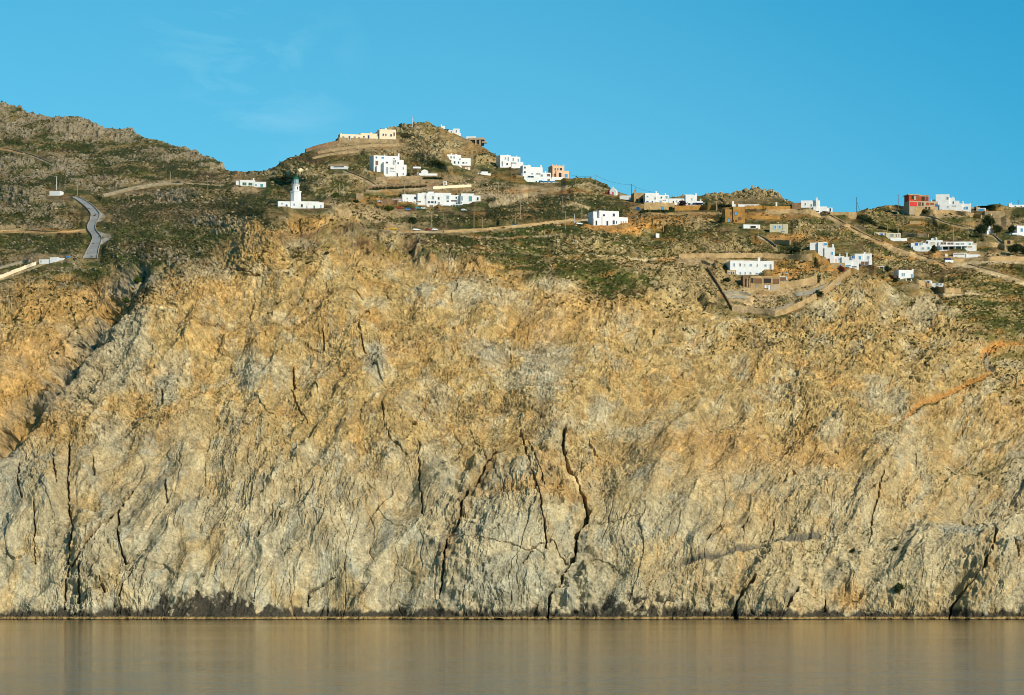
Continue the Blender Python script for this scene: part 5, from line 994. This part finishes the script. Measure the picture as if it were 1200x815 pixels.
NO_ROOT = {'roof_slab', 'roof', 'balcony', 'red_panel', 'pergola', 'porch', 'shaded_wing', 'upper_storey', 'column', 'canopy'}
HOUSE_LOC = {}
def build_house(h):
    px, py = h['at']; base = ground(px, py); sc = base.y / F
    th = R(h['rot']); ci = math.cos(th)
    root = empty(h['name'], base, th); tag(root, h['label'], h['cat'], h.get('group'), 'thing')
    LX = lambda x: (x - px) * sc / ci
    LZ = lambda y: (py - y) * sc
    walls = bmesh.new(); fronts = []
    for k, bl in enumerate(h['blocks']):
        x0, x1, yt, yf, yo, dp = bl[:6]
        nm, mt = (bl[6], bl[7]) if len(bl) > 6 else ('wall', h['mat'])
        z0 = LZ(yf) - (0 if nm in NO_ROOT else 3.2 + 0.07 * k)
        yo2 = yo + 0.013 * k
        bmx = walls if nm == 'wall' else bmesh.new()
        bm_box(bmx, LX(x0), LX(x1), yo2, yo2 + dp, z0, LZ(yt), 0.16 if mt in ('white', 'cream', 'peach') else 0.07, parapet=nm in ('wall', 'basement', 'lower_storey', 'upper_storey'))
        if nm != 'wall': done(nm, bmx, mt, root)
        fronts.append((x0, x1, yt, yf, yo2))
    done('wall', walls, h['mat'], root)
    fm = 'white' if h['mat'] in ('white', 'cream', 'pale', 'peach') else 'wood'
    for kind, ox, oy, w_, h_, mt in h['op']:
        cand = [f[4] for f in fronts if f[0] - .3 <= ox <= f[1] + .3 and f[2] - .3 <= oy <= f[3] + .6]
        yfr = min(cand) if cand else min(f[4] for f in fronts)
        xc, zc, ww, hh = LX(ox), LZ(oy), w_ * sc * (1.0 if w_ > 3 else 1.22), h_ * sc * (1.0 if w_ > 3 else 1.12)
        pb = bmesh.new()
        if kind == 'window':
            fr = bmesh.new(); ring_prism(fr, xc, zc, ww, hh, 0.16, yfr - 0.14, yfr + 0.05)
            if w_ > 3.2 and h_ < 4.5:      # a mullion
                bm_box(fr, xc - 0.05, xc + 0.05, yfr - 0.09, yfr - 0.03, zc - hh / 2, zc + hh / 2)
            fo = done('window', fr, fm, root)
            bm_box(pb, xc - ww/2, xc + ww/2, yfr - 0.04, yfr + 0.03, zc - hh/2, zc + hh/2)
            done('pane', pb, mt, fo)
        else:
            bm_box(pb, xc - ww/2, xc + ww/2, yfr - 0.05, yfr + 0.03, zc - hh/2, zc + hh/2)
            do = done(kind, pb, mt, root)
            fr = bmesh.new(); ring_prism(fr, xc, zc, ww, hh, 0.18, yfr - 0.13, yfr + 0.05); done('frame', fr, fm, do)
    for x0, x1, yt, yf, yo in h['ch']:
        cb = bmesh.new(); d_ = max(0.7, (x1 - x0) * sc * 0.8)
        bm_box(cb, LX(x0), LX(x1), yo, yo + d_, LZ(yf) - 0.6, LZ(yt), 0.06)
        if x1 - x0 < 4: bm_box(cb, LX(x0) - .12, LX(x1) + .12, yo - .12, yo + d_ + .12, LZ(yt) - 0.45, LZ(yt) - 0.2)
        done('chimney' if x1 - x0 < 4 else 'rooftop_room', cb, h['mat'], root)
    for x0, x1, yf, ya, yo, dp in h.get('gable', []):
        gb_ = bmesh.new(); xm = (LX(x0) + LX(x1)) / 2
        n = 9
        prof = [(LX(x0), LZ(yf) - .2)] + [(LX(x0) + (LX(x1) - LX(x0)) * k / n, LZ(yf) + (LZ(ya) - LZ(yf)) * math.sin(math.pi * k / n) ** 0.8) for k in range(1, n)] + [(LX(x1), LZ(yf) - .2)]
        bm_poly(gb_, [[(x, yo - .03, z) for x, z in prof], [(x, yo + dp, z) for x, z in prof]])
        done('vaulted_roof', gb_, h['mat'], root)
    for rw in h.get('roofwing', []):
        x0, x1, yt, yf, yo, dp = rw[:6]
        rb = bmesh.new(); n = 8
        lowr = .2 if len(rw) > 6 else 2.5
        prof = [(yo, LZ(yf) - lowr)] + [(yo + dp * k / n, LZ(yf) + (LZ(yt) - LZ(yf)) * math.sin(math.pi * k / n) ** 0.7) for k in range(0, n + 1)] + [(yo + dp, LZ(yf) - lowr)]
        bm_poly(rb, [[(LX(x0), y, z) for y, z in prof], [(LX(x1), y, z) for y, z in prof]])
        done('roof', rb, rw[6] if len(rw) > 6 else 'rooftile', root)
    for x0, x1, yt, yf, yo, dp, n, mt in h.get('pergola', []):
        pg = bmesh.new()
        bm_box(pg, LX(x0), LX(x1), yo, yo + dp, LZ(yt) - 0.35, LZ(yt), 0.03)
        po = done('pergola', pg, mt, root)
        for k in range(n):
            xx = LX(x0) + 0.25 + (LX(x1) - LX(x0) - 0.5) * k / (n - 1)
            pb = bmesh.new(); bm_box(pb, xx - .15, xx + .15, yo + .1, yo + .4, LZ(yf) - 1.5, LZ(yt) - 0.35); done('post', pb, mt, po)
    return root
for h in HOUSES: build_house(h)

# ------------------------------------------------------------------ lighthouse
def lighthouse():
    px, py = 352.5, 244.5
    base = ground(px, py); sc = base.y / F
    th = R(9)
    root = empty('lighthouse', base, th)
    tag(root, 'white lighthouse with octagonal tower, green domed lantern and flat keepers house on the headland', 'lighthouse')
    X = lambda x: (x - px) * sc / math.cos(th)
    Z = lambda y: (py - y) * sc
    hb = bmesh.new()
    bm_box(hb, X(326), X(341.5), 0.5, 9.5, -4, Z(236.2), .14, True)
    bm_box(hb, X(340.5), X(374), 0.1, 10.2, -4.2, Z(235.9), .14, True)
    bm_box(hb, X(373.4), X(379.4), 1.3, 9, -4.1, Z(236.5), .14, True)
    done('keepers_house', hb, 'white', root)
    def opening(kind, ox, oy, w_, h_, mt, yfr):
        xc, zc, ww, hh = X(ox), Z(oy), w_ * sc, h_ * sc
        fr = bmesh.new(); ring_prism(fr, xc, zc, ww, hh, .16, yfr - .14, yfr + .05); fo = done(kind, fr, 'white', root)
        pb = bmesh.new(); bm_box(pb, xc - ww/2, xc + ww/2, yfr - .04, yfr + .03, zc - hh/2, zc + hh/2); done('pane' if kind == 'window' else 'panel', pb, mt, fo)
    for a in [('window',330.8,239,1.3,1.8,'blue',.5),('window',336.2,241.2,2,2.2,'navy',.5),('window',344.8,240.2,1.4,2.4,'bluepane',.1),('window',353.8,241.2,2,3.2,'dark',.1),('door',359.6,243,1,3.6,'navy',.1),('window',361,238.6,1.6,1.4,'cream',.1),('door',368,243,1.6,4.2,'green',.1),('window',376,241.6,1.4,4.2,'greyblue',1.3)]:
        opening(*a)
    xc, yc = X(347.6), 5.0
    def octo(r_, n=8, rot=math.pi / 8): return [(xc + r_ * math.cos(2 * math.pi * k / n + rot), yc + r_ * math.sin(2 * math.pi * k / n + rot)) for k in range(n)]
    def stack(name, prof, mat, n=8, parent=root, rot=math.pi / 8):
        bm = bmesh.new(); bm_poly(bm, [[(x, y, z) for x, y in octo(r_, n, rot)] for r_, z in prof]); return done(name, bm, mat, parent)
    r1 = 6.6 * sc
    stack('lower_tower', [(r1, Z(237)), (r1 * .97, Z(224.8)), (r1 * 1.07, Z(224.5)), (r1 * 1.09, Z(223.4)), (r1 * .9, Z(223.2))], 'white')
    r2 = 4.3 * sc
    up = stack('upper_tower', [(r2, Z(223.3)), (r2 * .96, Z(217.4)), (r2 * 1.02, Z(217.2))], 'white', 16)
    wb = bmesh.new(); bm_box(wb, xc + 1.25 * sc, xc + 2.45 * sc, yc - r2 * .93, yc - r2 * .6, Z(221.6), Z(218.2)); done('window', wb, 'dark', up)
    r3 = 4.9 * sc
    stack('gallery', [(r2, Z(217.3)), (r3, Z(217.0)), (r3, Z(216.4))], 'white', 16)
    rl = bmesh.new()
    for k in range(16):
        a = 2 * math.pi * k / 16; p = (xc + r3 * .96 * math.cos(a), yc + r3 * .96 * math.sin(a))
        q = (xc + r3 * .96 * math.cos(a + math.pi / 8), yc + r3 * .96 * math.sin(a + math.pi / 8))
        bm_cyl(rl, (*p, Z(216.4)), (*p, Z(214.2)), .05, .05, 5)
        for zz in (214.2, 215.2): bm_cyl(rl, (*p, Z(zz)), (*q, Z(zz)), .045, .045, 5)
    done('railing', rl, 'metal', root)
    r4 = 3.6 * sc
    lan = stack('lantern', [(r4, Z(216.4)), (r4, Z(214.6))], 'white', 12)
    stack('lens', [(r4 * .5, Z(214.6)), (r4 * .62, Z(212.4)), (r4 * .4, Z(210))], 'greyblue', 12, lan)
    stack('glazing', [(r4 * .93, Z(214.6)), (r4 * .93, Z(209.4))], LANTERN, 12, lan)
    bars = bmesh.new()
    for k in range(12):
        a = 2 * math.pi * k / 12 + math.pi / 8; p = (xc + r4 * .97 * math.cos(a), yc + r4 * .97 * math.sin(a))
        bm_cyl(bars, (*p, Z(214.6)), (*p, Z(209.2)), .13, .13, 6)
    done('glazing_bars', bars, 'greyblue', lan)
    dome = stack('dome', [(r4 * 1.08, Z(209.4)), (r4 * 1.1, Z(208.8)), (r4 * .9, Z(208.0)), (r4 * .58, Z(207.0)), (r4 * .25, Z(206.0)), (r4 * .14, Z(205.6))], 'green', 16)
    stack('finial', [(.2, Z(205.3)), (.45, Z(204.7)), (.35, Z(204.2)), (.08, Z(203.8)), (.05, Z(202))], 'green', 8, dome)
m, nt, bs = new_mat('lantern_glass'); bs.inputs['Base Color'].default_value = (.50, .66, .60, 1); bs.inputs['Roughness'].default_value = .15; bs.inputs['Alpha'].default_value = .55
LANTERN = m
lighthouse()

# ------------------------------------------------------------------ walls
def resample(pts, n):
    p = np.array(pts, float); s_ = np.r_[0, np.cumsum(np.hypot(*np.diff(p, axis=0).T))]
    t = np.linspace(0, s_[-1], n)
    return np.c_[np.interp(t, s_, p[:, 0]), np.interp(t, s_, p[:, 1])]
def wall_mesh(name, pts, hgt, thk, mat, seed, jag=0.14):
    rg = np.random.default_rng(seed)
    L = sum(math.hypot(b_[0] - a[0], b_[1] - a[1]) for a, b_ in zip(pts[:-1], pts[1:]))
    n = max(6, int(L / 1.3)); q = resample(pts, n)
    g = np.array([ground(*p) for p in q])
    for _ in range(2):
        g[1:-1] = (g[:-2] + 2 * g[1:-1] + g[2:]) / 4
    d = np.gradient(g[:, :2], axis=0); d /= np.maximum(np.linalg.norm(d, axis=1, keepdims=True), 1e-6)
    nrm = np.c_[-d[:, 1], d[:, 0]]
    o0 = g[0].copy(); bm = bmesh.new(); rings = []
    for k in range(n):
        j1, j2 = rg.normal(0, jag, 2)
        a = g[k, :2] + nrm[k] * thk / 2; b_ = g[k, :2] - nrm[k] * thk / 2
        a2 = g[k, :2] + nrm[k] * thk * .36; b2 = g[k, :2] - nrm[k] * thk * .36
        z = g[k, 2]
        rings.append([(a[0] - o0[0], a[1] - o0[1], z - 1.6 - o0[2]), (b_[0] - o0[0], b_[1] - o0[1], z - 1.6 - o0[2]), (b2[0] - o0[0], b2[1] - o0[1], z + hgt + j1 - o0[2]), (a2[0] - o0[0], a2[1] - o0[1], z + hgt + j2 - o0[2])])
    bm_poly(bm, rings)
    o = done(name, bm, mat); o.location = o0
    return o
for k, (lab, pts, hgt, thk, mat) in enumerate(WALLS):
    o = wall_mesh('stone_wall', pts, hgt, thk, mat, 100 + k); tag(o, lab, 'wall', 'dry stone walls', 'thing')
gate = ground(775.4, 246.2); sc_ = gate.y / F
bm = bmesh.new(); bm_box(bm, -1.3, 1.3, -.62, -.5, 0, 2.2); o = done('garage_gate', bm, 'lightblue'); o.location = gate + Vector((0, -.1, -.2)); tag(o, 'bright blue double gate set in the stone wall below the courtyard villa', 'gate')
bm = bmesh.new()
for a in (-1.42, 1.3): bm_box(bm, a, a + .12, -.7, -.48, 0, 2.3)
bm_box(bm, -1.5, 1.5, -.72, -.47, 2.2, 2.4); done('frame', bm, 'stone_tan', o)

# ------------------------------------------------------------------ roads
def strip(name, lpts, rpts, mat, n=110, m_=10, lift=0.22):
    a, b_ = resample(lpts, n), resample(rpts, n)
    vs_ = []
    for i in range(n):
        for j in range(m_ + 1):
            p = a[i] + (b_[i] - a[i]) * j / m_
            g = ground(*p); vs_.append((g.x, g.y, g.z + lift + 0.05 * math.sin(math.pi * j / m_)))
    ix = np.arange(n * (m_ + 1)).reshape(n, m_ + 1)
    q = np.stack([ix[:-1, :-1], ix[:-1, 1:], ix[1:, 1:], ix[1:, :-1]], -1).reshape(-1, 4)
    return tag(link(name, np_mesh(name, np.array(vs_), q[:, ::-1]), mat), kind='structure')
strip('road', ROAD_L, ROAD_R, 'asphalt')
strip('footpath', *COMPOUND_PATH, 'pathgrey', 40, 6)
strip('driveway', *COMPOUND_ROAD, 'pathgrey', 60, 6)
for lab, pts in (('low pale kerb wall along the left edge of the grey winding road', ROAD_L), ('low pale kerb wall along the right edge of the grey winding road', ROAD_R)):
    tag(wall_mesh('kerb_wall', pts, 0.75, 0.5, 'gravel', 77, .05), lab, 'wall', 'kerb walls of the winding road', 'thing')

# ------------------------------------------------------------------ poles and wires
POLE_TOP = {}
for lab, px, yt, yf, mat, arm in POLES:
    g = ground(px, yf); hgt = (yf - yt) * g.y / F
    bm = bmesh.new(); bm_cyl(bm, (0, 0, -1.2), (0, 0, hgt), .24, .17, 8)
    o = done('utility_pole' if hgt > 3 else 'post', bm, mat); o.location = g; tag(o, lab, 'pole', 'poles on the hillside')
    POLE_TOP[px] = g + Vector((0, 0, hgt - .4))
    if arm:
        ab = bmesh.new(); bm_box(ab, -1.1, 1.1, -.3, -.16, hgt - .75, hgt - .55); done('crossarm', ab, mat, o)
        for xx in (-.95, 0, .95):
            ib = bmesh.new(); bm_cyl(ib, (xx, -.23, hgt - .55), (xx, -.23, hgt - .2), .09, .06, 6); done('insulator', ib, 'metal', o)
    if px == 1004:
        bb = bmesh.new(); bm_cyl(bb, (.1, 0, hgt * .72), (2.6, 0, 1.0), .09, .09, 6); done('brace', bb, mat, o)
    if px == 483:
        bb = bmesh.new()
        for zz in (hgt * .55, hgt * .8): bm_cyl(bb, (-.8, 0, zz), (.8, 0, zz), .06, .06, 6)
        done('aerial', bb, mat, o)
def wire(lab, a, b_, sag):
    a, b_ = Vector(a), Vector(b_); bm = bmesh.new(); n = 16; prev = None
    pts = [a.lerp(b_, k / n) - Vector((0, 0, sag * 4 * (k / n) * (1 - k / n))) for k in range(n + 1)]
    for p, q in zip(pts[:-1], pts[1:]): bm_cyl(bm, p - a, q - a, .055, .055, 5, False)
    o = done('overhead_wire', bm, 'darkpole'); o.location = a; tag(o, lab, 'wire')
wire('overhead wire sagging between the two skyline poles by the red-roofed chapel', POLE_TOP[698.5], POLE_TOP[740.3], 1.5)
wire('overhead wire running left from the skyline pole towards the peach house', POLE_TOP[698.5], ground(667, 210) + Vector((0, 0, 3)), 1.0)
wire('overhead wire running right from the grey skyline pole to the courtyard villa', POLE_TOP[740.3], ground(770, 240) + Vector((0, 0, 8)), 1.2)

# ------------------------------------------------------------------ cars
def car(lab, px, py, wpx, mat, k):
    g = ground(px, py); L = wpx * g.y / F; van = 'van' in lab
    L = max(3.4, min(L, 4.9)); hw = .85; s_ = L / 4.3
    root = empty('car', g + Vector((0, 0, .05)), R((-12, 6, -4, 10, 0)[k % 5])); tag(root, lab, 'van' if van else 'car')
    def prof(name, pts, y0, y1, mt, inset=0):
        bm = bmesh.new(); bm_poly(bm, [[(x * s_, y0 + inset * (z > .95), z) for x, z in pts], [(x * s_, y1 - inset * (z > .95), z) for x, z in pts]])
        bmesh.ops.bevel(bm, geom=list(bm.edges), offset=.05, segments=1, affect='EDGES'); return done(name, bm, mt, root)
    body = [(-2.15, .35), (2.1, .35), (2.15, .75), (1.3, .92), (-2.0, .96), (-2.15, .8)]
    roof = [(-1.75, .94), (1.0, .93), (.35, 1.42), (-1.2, 1.44)] if not van else [(-2.05, .94), (1.25, .93), (.85, 1.95), (-2.0, 1.98)]
    prof('body', body, -hw, hw, mat); cab = prof('cabin', roof, -hw + .06, hw - .06, mat, .14)
    zt = roof[2][1]
    for yy in (-hw + .09, hw - .09):
        for xa, xb in ((-1.1, -.4), (-.3, .5)):
            wb = bmesh.new(); bm_box(wb, xa * s_, xb * s_, yy - .09, yy + .09, 1.0, zt - .12); done('window', wb, 'glass', cab)
    ws = bmesh.new(); bm_poly(ws, [[(.5 * s_, y, zt - .06), (.98 * s_, y, .98), (1.03 * s_, y, .98), (.55 * s_, y, zt - .04)] for y in (-.62, .62)]); done('windscreen', ws, 'glass', cab)
    for xx in (-1.35, 1.35):
        for yy in (-hw, hw):
            wb = bmesh.new(); bm_cyl(wb, (xx * s_, yy - .1, .32), (xx * s_, yy + .1, .32), .32, .32, 14); wo = done('wheel', wb, 'tyre', root)
            rb = bmesh.new(); bm_cyl(rb, (xx * s_, yy - .115, .32), (xx * s_, yy + .115, .32), .18, .18, 10); done('rim', rb, 'metal', wo)
    for yy in (-.6, .6):
        lb = bmesh.new(); bm_box(lb, 2.1 * s_, 2.18 * s_, yy - .18, yy + .18, .6, .76); done('headlight', lb, 'silver', root)
for k, c_ in enumerate(CARS): car(*c_, k)

# ------------------------------------------------------------------ leaves
def leaf_cloud(centres, radii, per, size, rg, flat=0.8):
    """small leaf quads in clumps; returns vertices, faces, tone"""
    nC = len(centres); n = nC * per
    c = np.repeat(centres, per, 0); r_ = np.repeat(radii, per)[:, None]
    d = rg.normal(size=(n, 3)); d /= np.linalg.norm(d, axis=1, keepdims=True)
    p = c + d * r_ * (rg.random((n, 1)) ** 0.45) * np.array([1, 1, flat])
    u = rg.normal(size=(n, 3)); u /= np.linalg.norm(u, axis=1, keepdims=True)
    nn = d + 0.6 * rg.normal(size=(n, 3)); v_ = np.cross(u, nn); v_ /= np.maximum(np.linalg.norm(v_, axis=1, keepdims=True), 1e-6)
    s_ = size * (0.6 + 0.8 * rg.random((n, 1)))
    vs_ = np.stack([p - u * s_, p + v_ * s_ * .6, p + u * s_, p - v_ * s_ * .6], 1).reshape(-1, 3)
    fs_ = np.arange(n * 4).reshape(n, 4)
    tone_ = np.repeat(np.clip(np.repeat(rg.random(nC), per) * .6 + rg.random(n) * .5, 0, 1), 4)
    return vs_, fs_, tone_
def leaf_obj(name, data, mat, parent=None):
    vs_, fs_, tn = data
    me_ = np_mesh(name, vs_, fs_)
    at_ = me_.attributes.new('tone', 'FLOAT', 'POINT'); at_.data.foreach_set('value', tn.astype(np.float32))
    return link(name, me_, mat, parent)
for k, (nm, lab, px, py, wp, hp, mat) in enumerate(TREES):
    rg = np.random.default_rng(500 + k); g = ground(px, py); sc_ = g.y / F; w_, h_ = wp * sc_, hp * sc_
    root = empty(nm, g); tag(root, lab, nm)
    z0 = h_ * (.22 if nm == 'tree' else .02)
    nc_ = int(14 + w_ * h_ * .7)
    d = rg.normal(size=(nc_, 3)); d /= np.linalg.norm(d, axis=1, keepdims=True); d *= (rg.random((nc_, 1)) ** .4)
    cz = (z0 + h_) / 2
    cen = d * np.array([w_ * .42, w_ * .36, (h_ - z0) * .42]) + np.array([0, 0, cz])
    cen[:, 0] *= 1 - 0.25 * (cen[:, 2] > h_ * .7)
    leaf_obj('crown' if nm == 'tree' else 'foliage', leaf_cloud(cen, rg.uniform(.1, .2, nc_) * min(w_, h_) + .3, 46, .30 if w_ > 4 else .22, rg), mat, root)
    tb = bmesh.new(); bm_cyl(tb, (0, 0, -1), (0, 0, cz * .9), .07 * h_ ** .7 + .08, .05 * h_ ** .7, 8)
    for q in range(5):
        a = q * 1.3; bm_cyl(tb, (0, 0, cz * (.4 + .1 * q)), (math.cos(a) * w_ * .25, math.sin(a) * w_ * .22, cz * (.8 + .12 * q)), .05 * h_ ** .5, .02, 6)
    done('trunk' if nm == 'tree' else 'stem', tb, 'bark', root)
for k, (lab, pts, hp) in enumerate(HEDGES):
    rg = np.random.default_rng(600 + k); q = resample(pts, int(6 + 3.2 * len(pts) * 3)); g = np.array([ground(*p) for p in q]); sc_ = g[0, 1] / F
    o0 = g[0].copy(); hh = hp * sc_
    cen = np.repeat(g - o0, 2, 0) + np.stack([rg.normal(0, .6, 2 * len(g)), rg.normal(0, .8, 2 * len(g)), rg.uniform(.15, .85, 2 * len(g)) * hh], 1)
    o = leaf_obj('hedge', leaf_cloud(cen, rg.uniform(.6, 1.1, len(cen)), 46, .26, rg), 'leaf'); o.location = o0; tag(o, lab, 'hedge', 'hedges among the villas')

# ------------------------------------------------------------------ scrub and loose stones on the hillsides
def scatter(prob, n, seed):
    rg = np.random.default_rng(seed)
    p = (prob * ((PX > -60) & (PX < 1260))).ravel().astype(np.float64); p /= p.sum()
    return rg.choice(p.size, n, p=p), rg
hz = (1 - cl) * (1 - np.clip(damp * .8, 0, 1)) * (1 - pmask * .9) * (PY < 460)
ix, rg = scatter(hz * (0.15 + tr_grow) * (1.1 - 0.6 * rocky) + 0.5 * cv * cl * (tuft + .1) * (PY < 520), 22000, 41)
pos = np.stack([GX.ravel()[ix], GY.ravel()[ix], GZ.ravel()[ix]], 1)
siz = rg.gamma(3.0, .13, len(pos)) + .2
vs_, fs_, tn = leaf_cloud(pos + np.c_[np.zeros((len(pos), 2)), siz * .3], siz, 13, 1.0, rg, .55)
s_ = np.repeat(np.repeat(siz, 13), 4)[:, None] * .42 - 0
ctr = vs_.reshape(-1, 4, 3).mean(1).repeat(4, 0)
vs_ = ctr + (vs_ - ctr) * s_
tag(leaf_obj('scrub', (vs_, fs_, tn), 'scrub'), 'low olive and brown scrub covering the hillsides between the rocks', 'scrub', kind='stuff')
ix, rg = scatter(hz * (0.05 + rocky) , 6000, 43)
pos = np.stack([GX.ravel()[ix], GY.ravel()[ix], GZ.ravel()[ix]], 1)
bmt = bmesh.new(); bmesh.ops.create_icosphere(bmt, subdivisions=1, radius=1)
tv = np.array([v_.co for v_ in bmt.verts]); tf = np.array([[v_.index for v_ in f.verts] for f in bmt.faces]); bmt.free()
n = len(pos); siz = rg.gamma(2.0, .17, n) + .2
rad = rg.uniform(.6, 1.15, (n, len(tv), 1))
vv_ = tv[None] * rad * siz[:, None, None] * np.stack([rg.uniform(.8, 1.5, n), rg.uniform(.8, 1.4, n), rg.uniform(.5, .95, n)], 1)[:, None]
an = rg.random(n) * 6.283; ca_, sa_ = np.cos(an)[:, None], np.sin(an)[:, None]
vv_ = np.stack([vv_[..., 0] * ca_ - vv_[..., 1] * sa_, vv_[..., 0] * sa_ + vv_[..., 1] * ca_, vv_[..., 2]], -1) + pos[:, None] + np.array([0, 0, .1])
fs_ = (tf[None] + (np.arange(n) * len(tv))[:, None, None]).reshape(-1, 3)
me = np_mesh('rubble', vv_.reshape(-1, 3), fs_)
cB = np.clip(stone.reshape(-1, 3)[ix] * rg.uniform(.75, 1.2, (n, 1)), 0.02, .7)
ca = me.color_attributes.new('albedo', 'FLOAT_COLOR', 'POINT')
ca.data.foreach_set('color', np.c_[np.repeat(cB, len(tv), 0), np.ones(n * len(tv))].astype(np.float32).ravel())
tag(link('rubble', me, 'ground'), 'loose weathered boulders and stones strewn over the hillsides', 'rocks', kind='stuff')
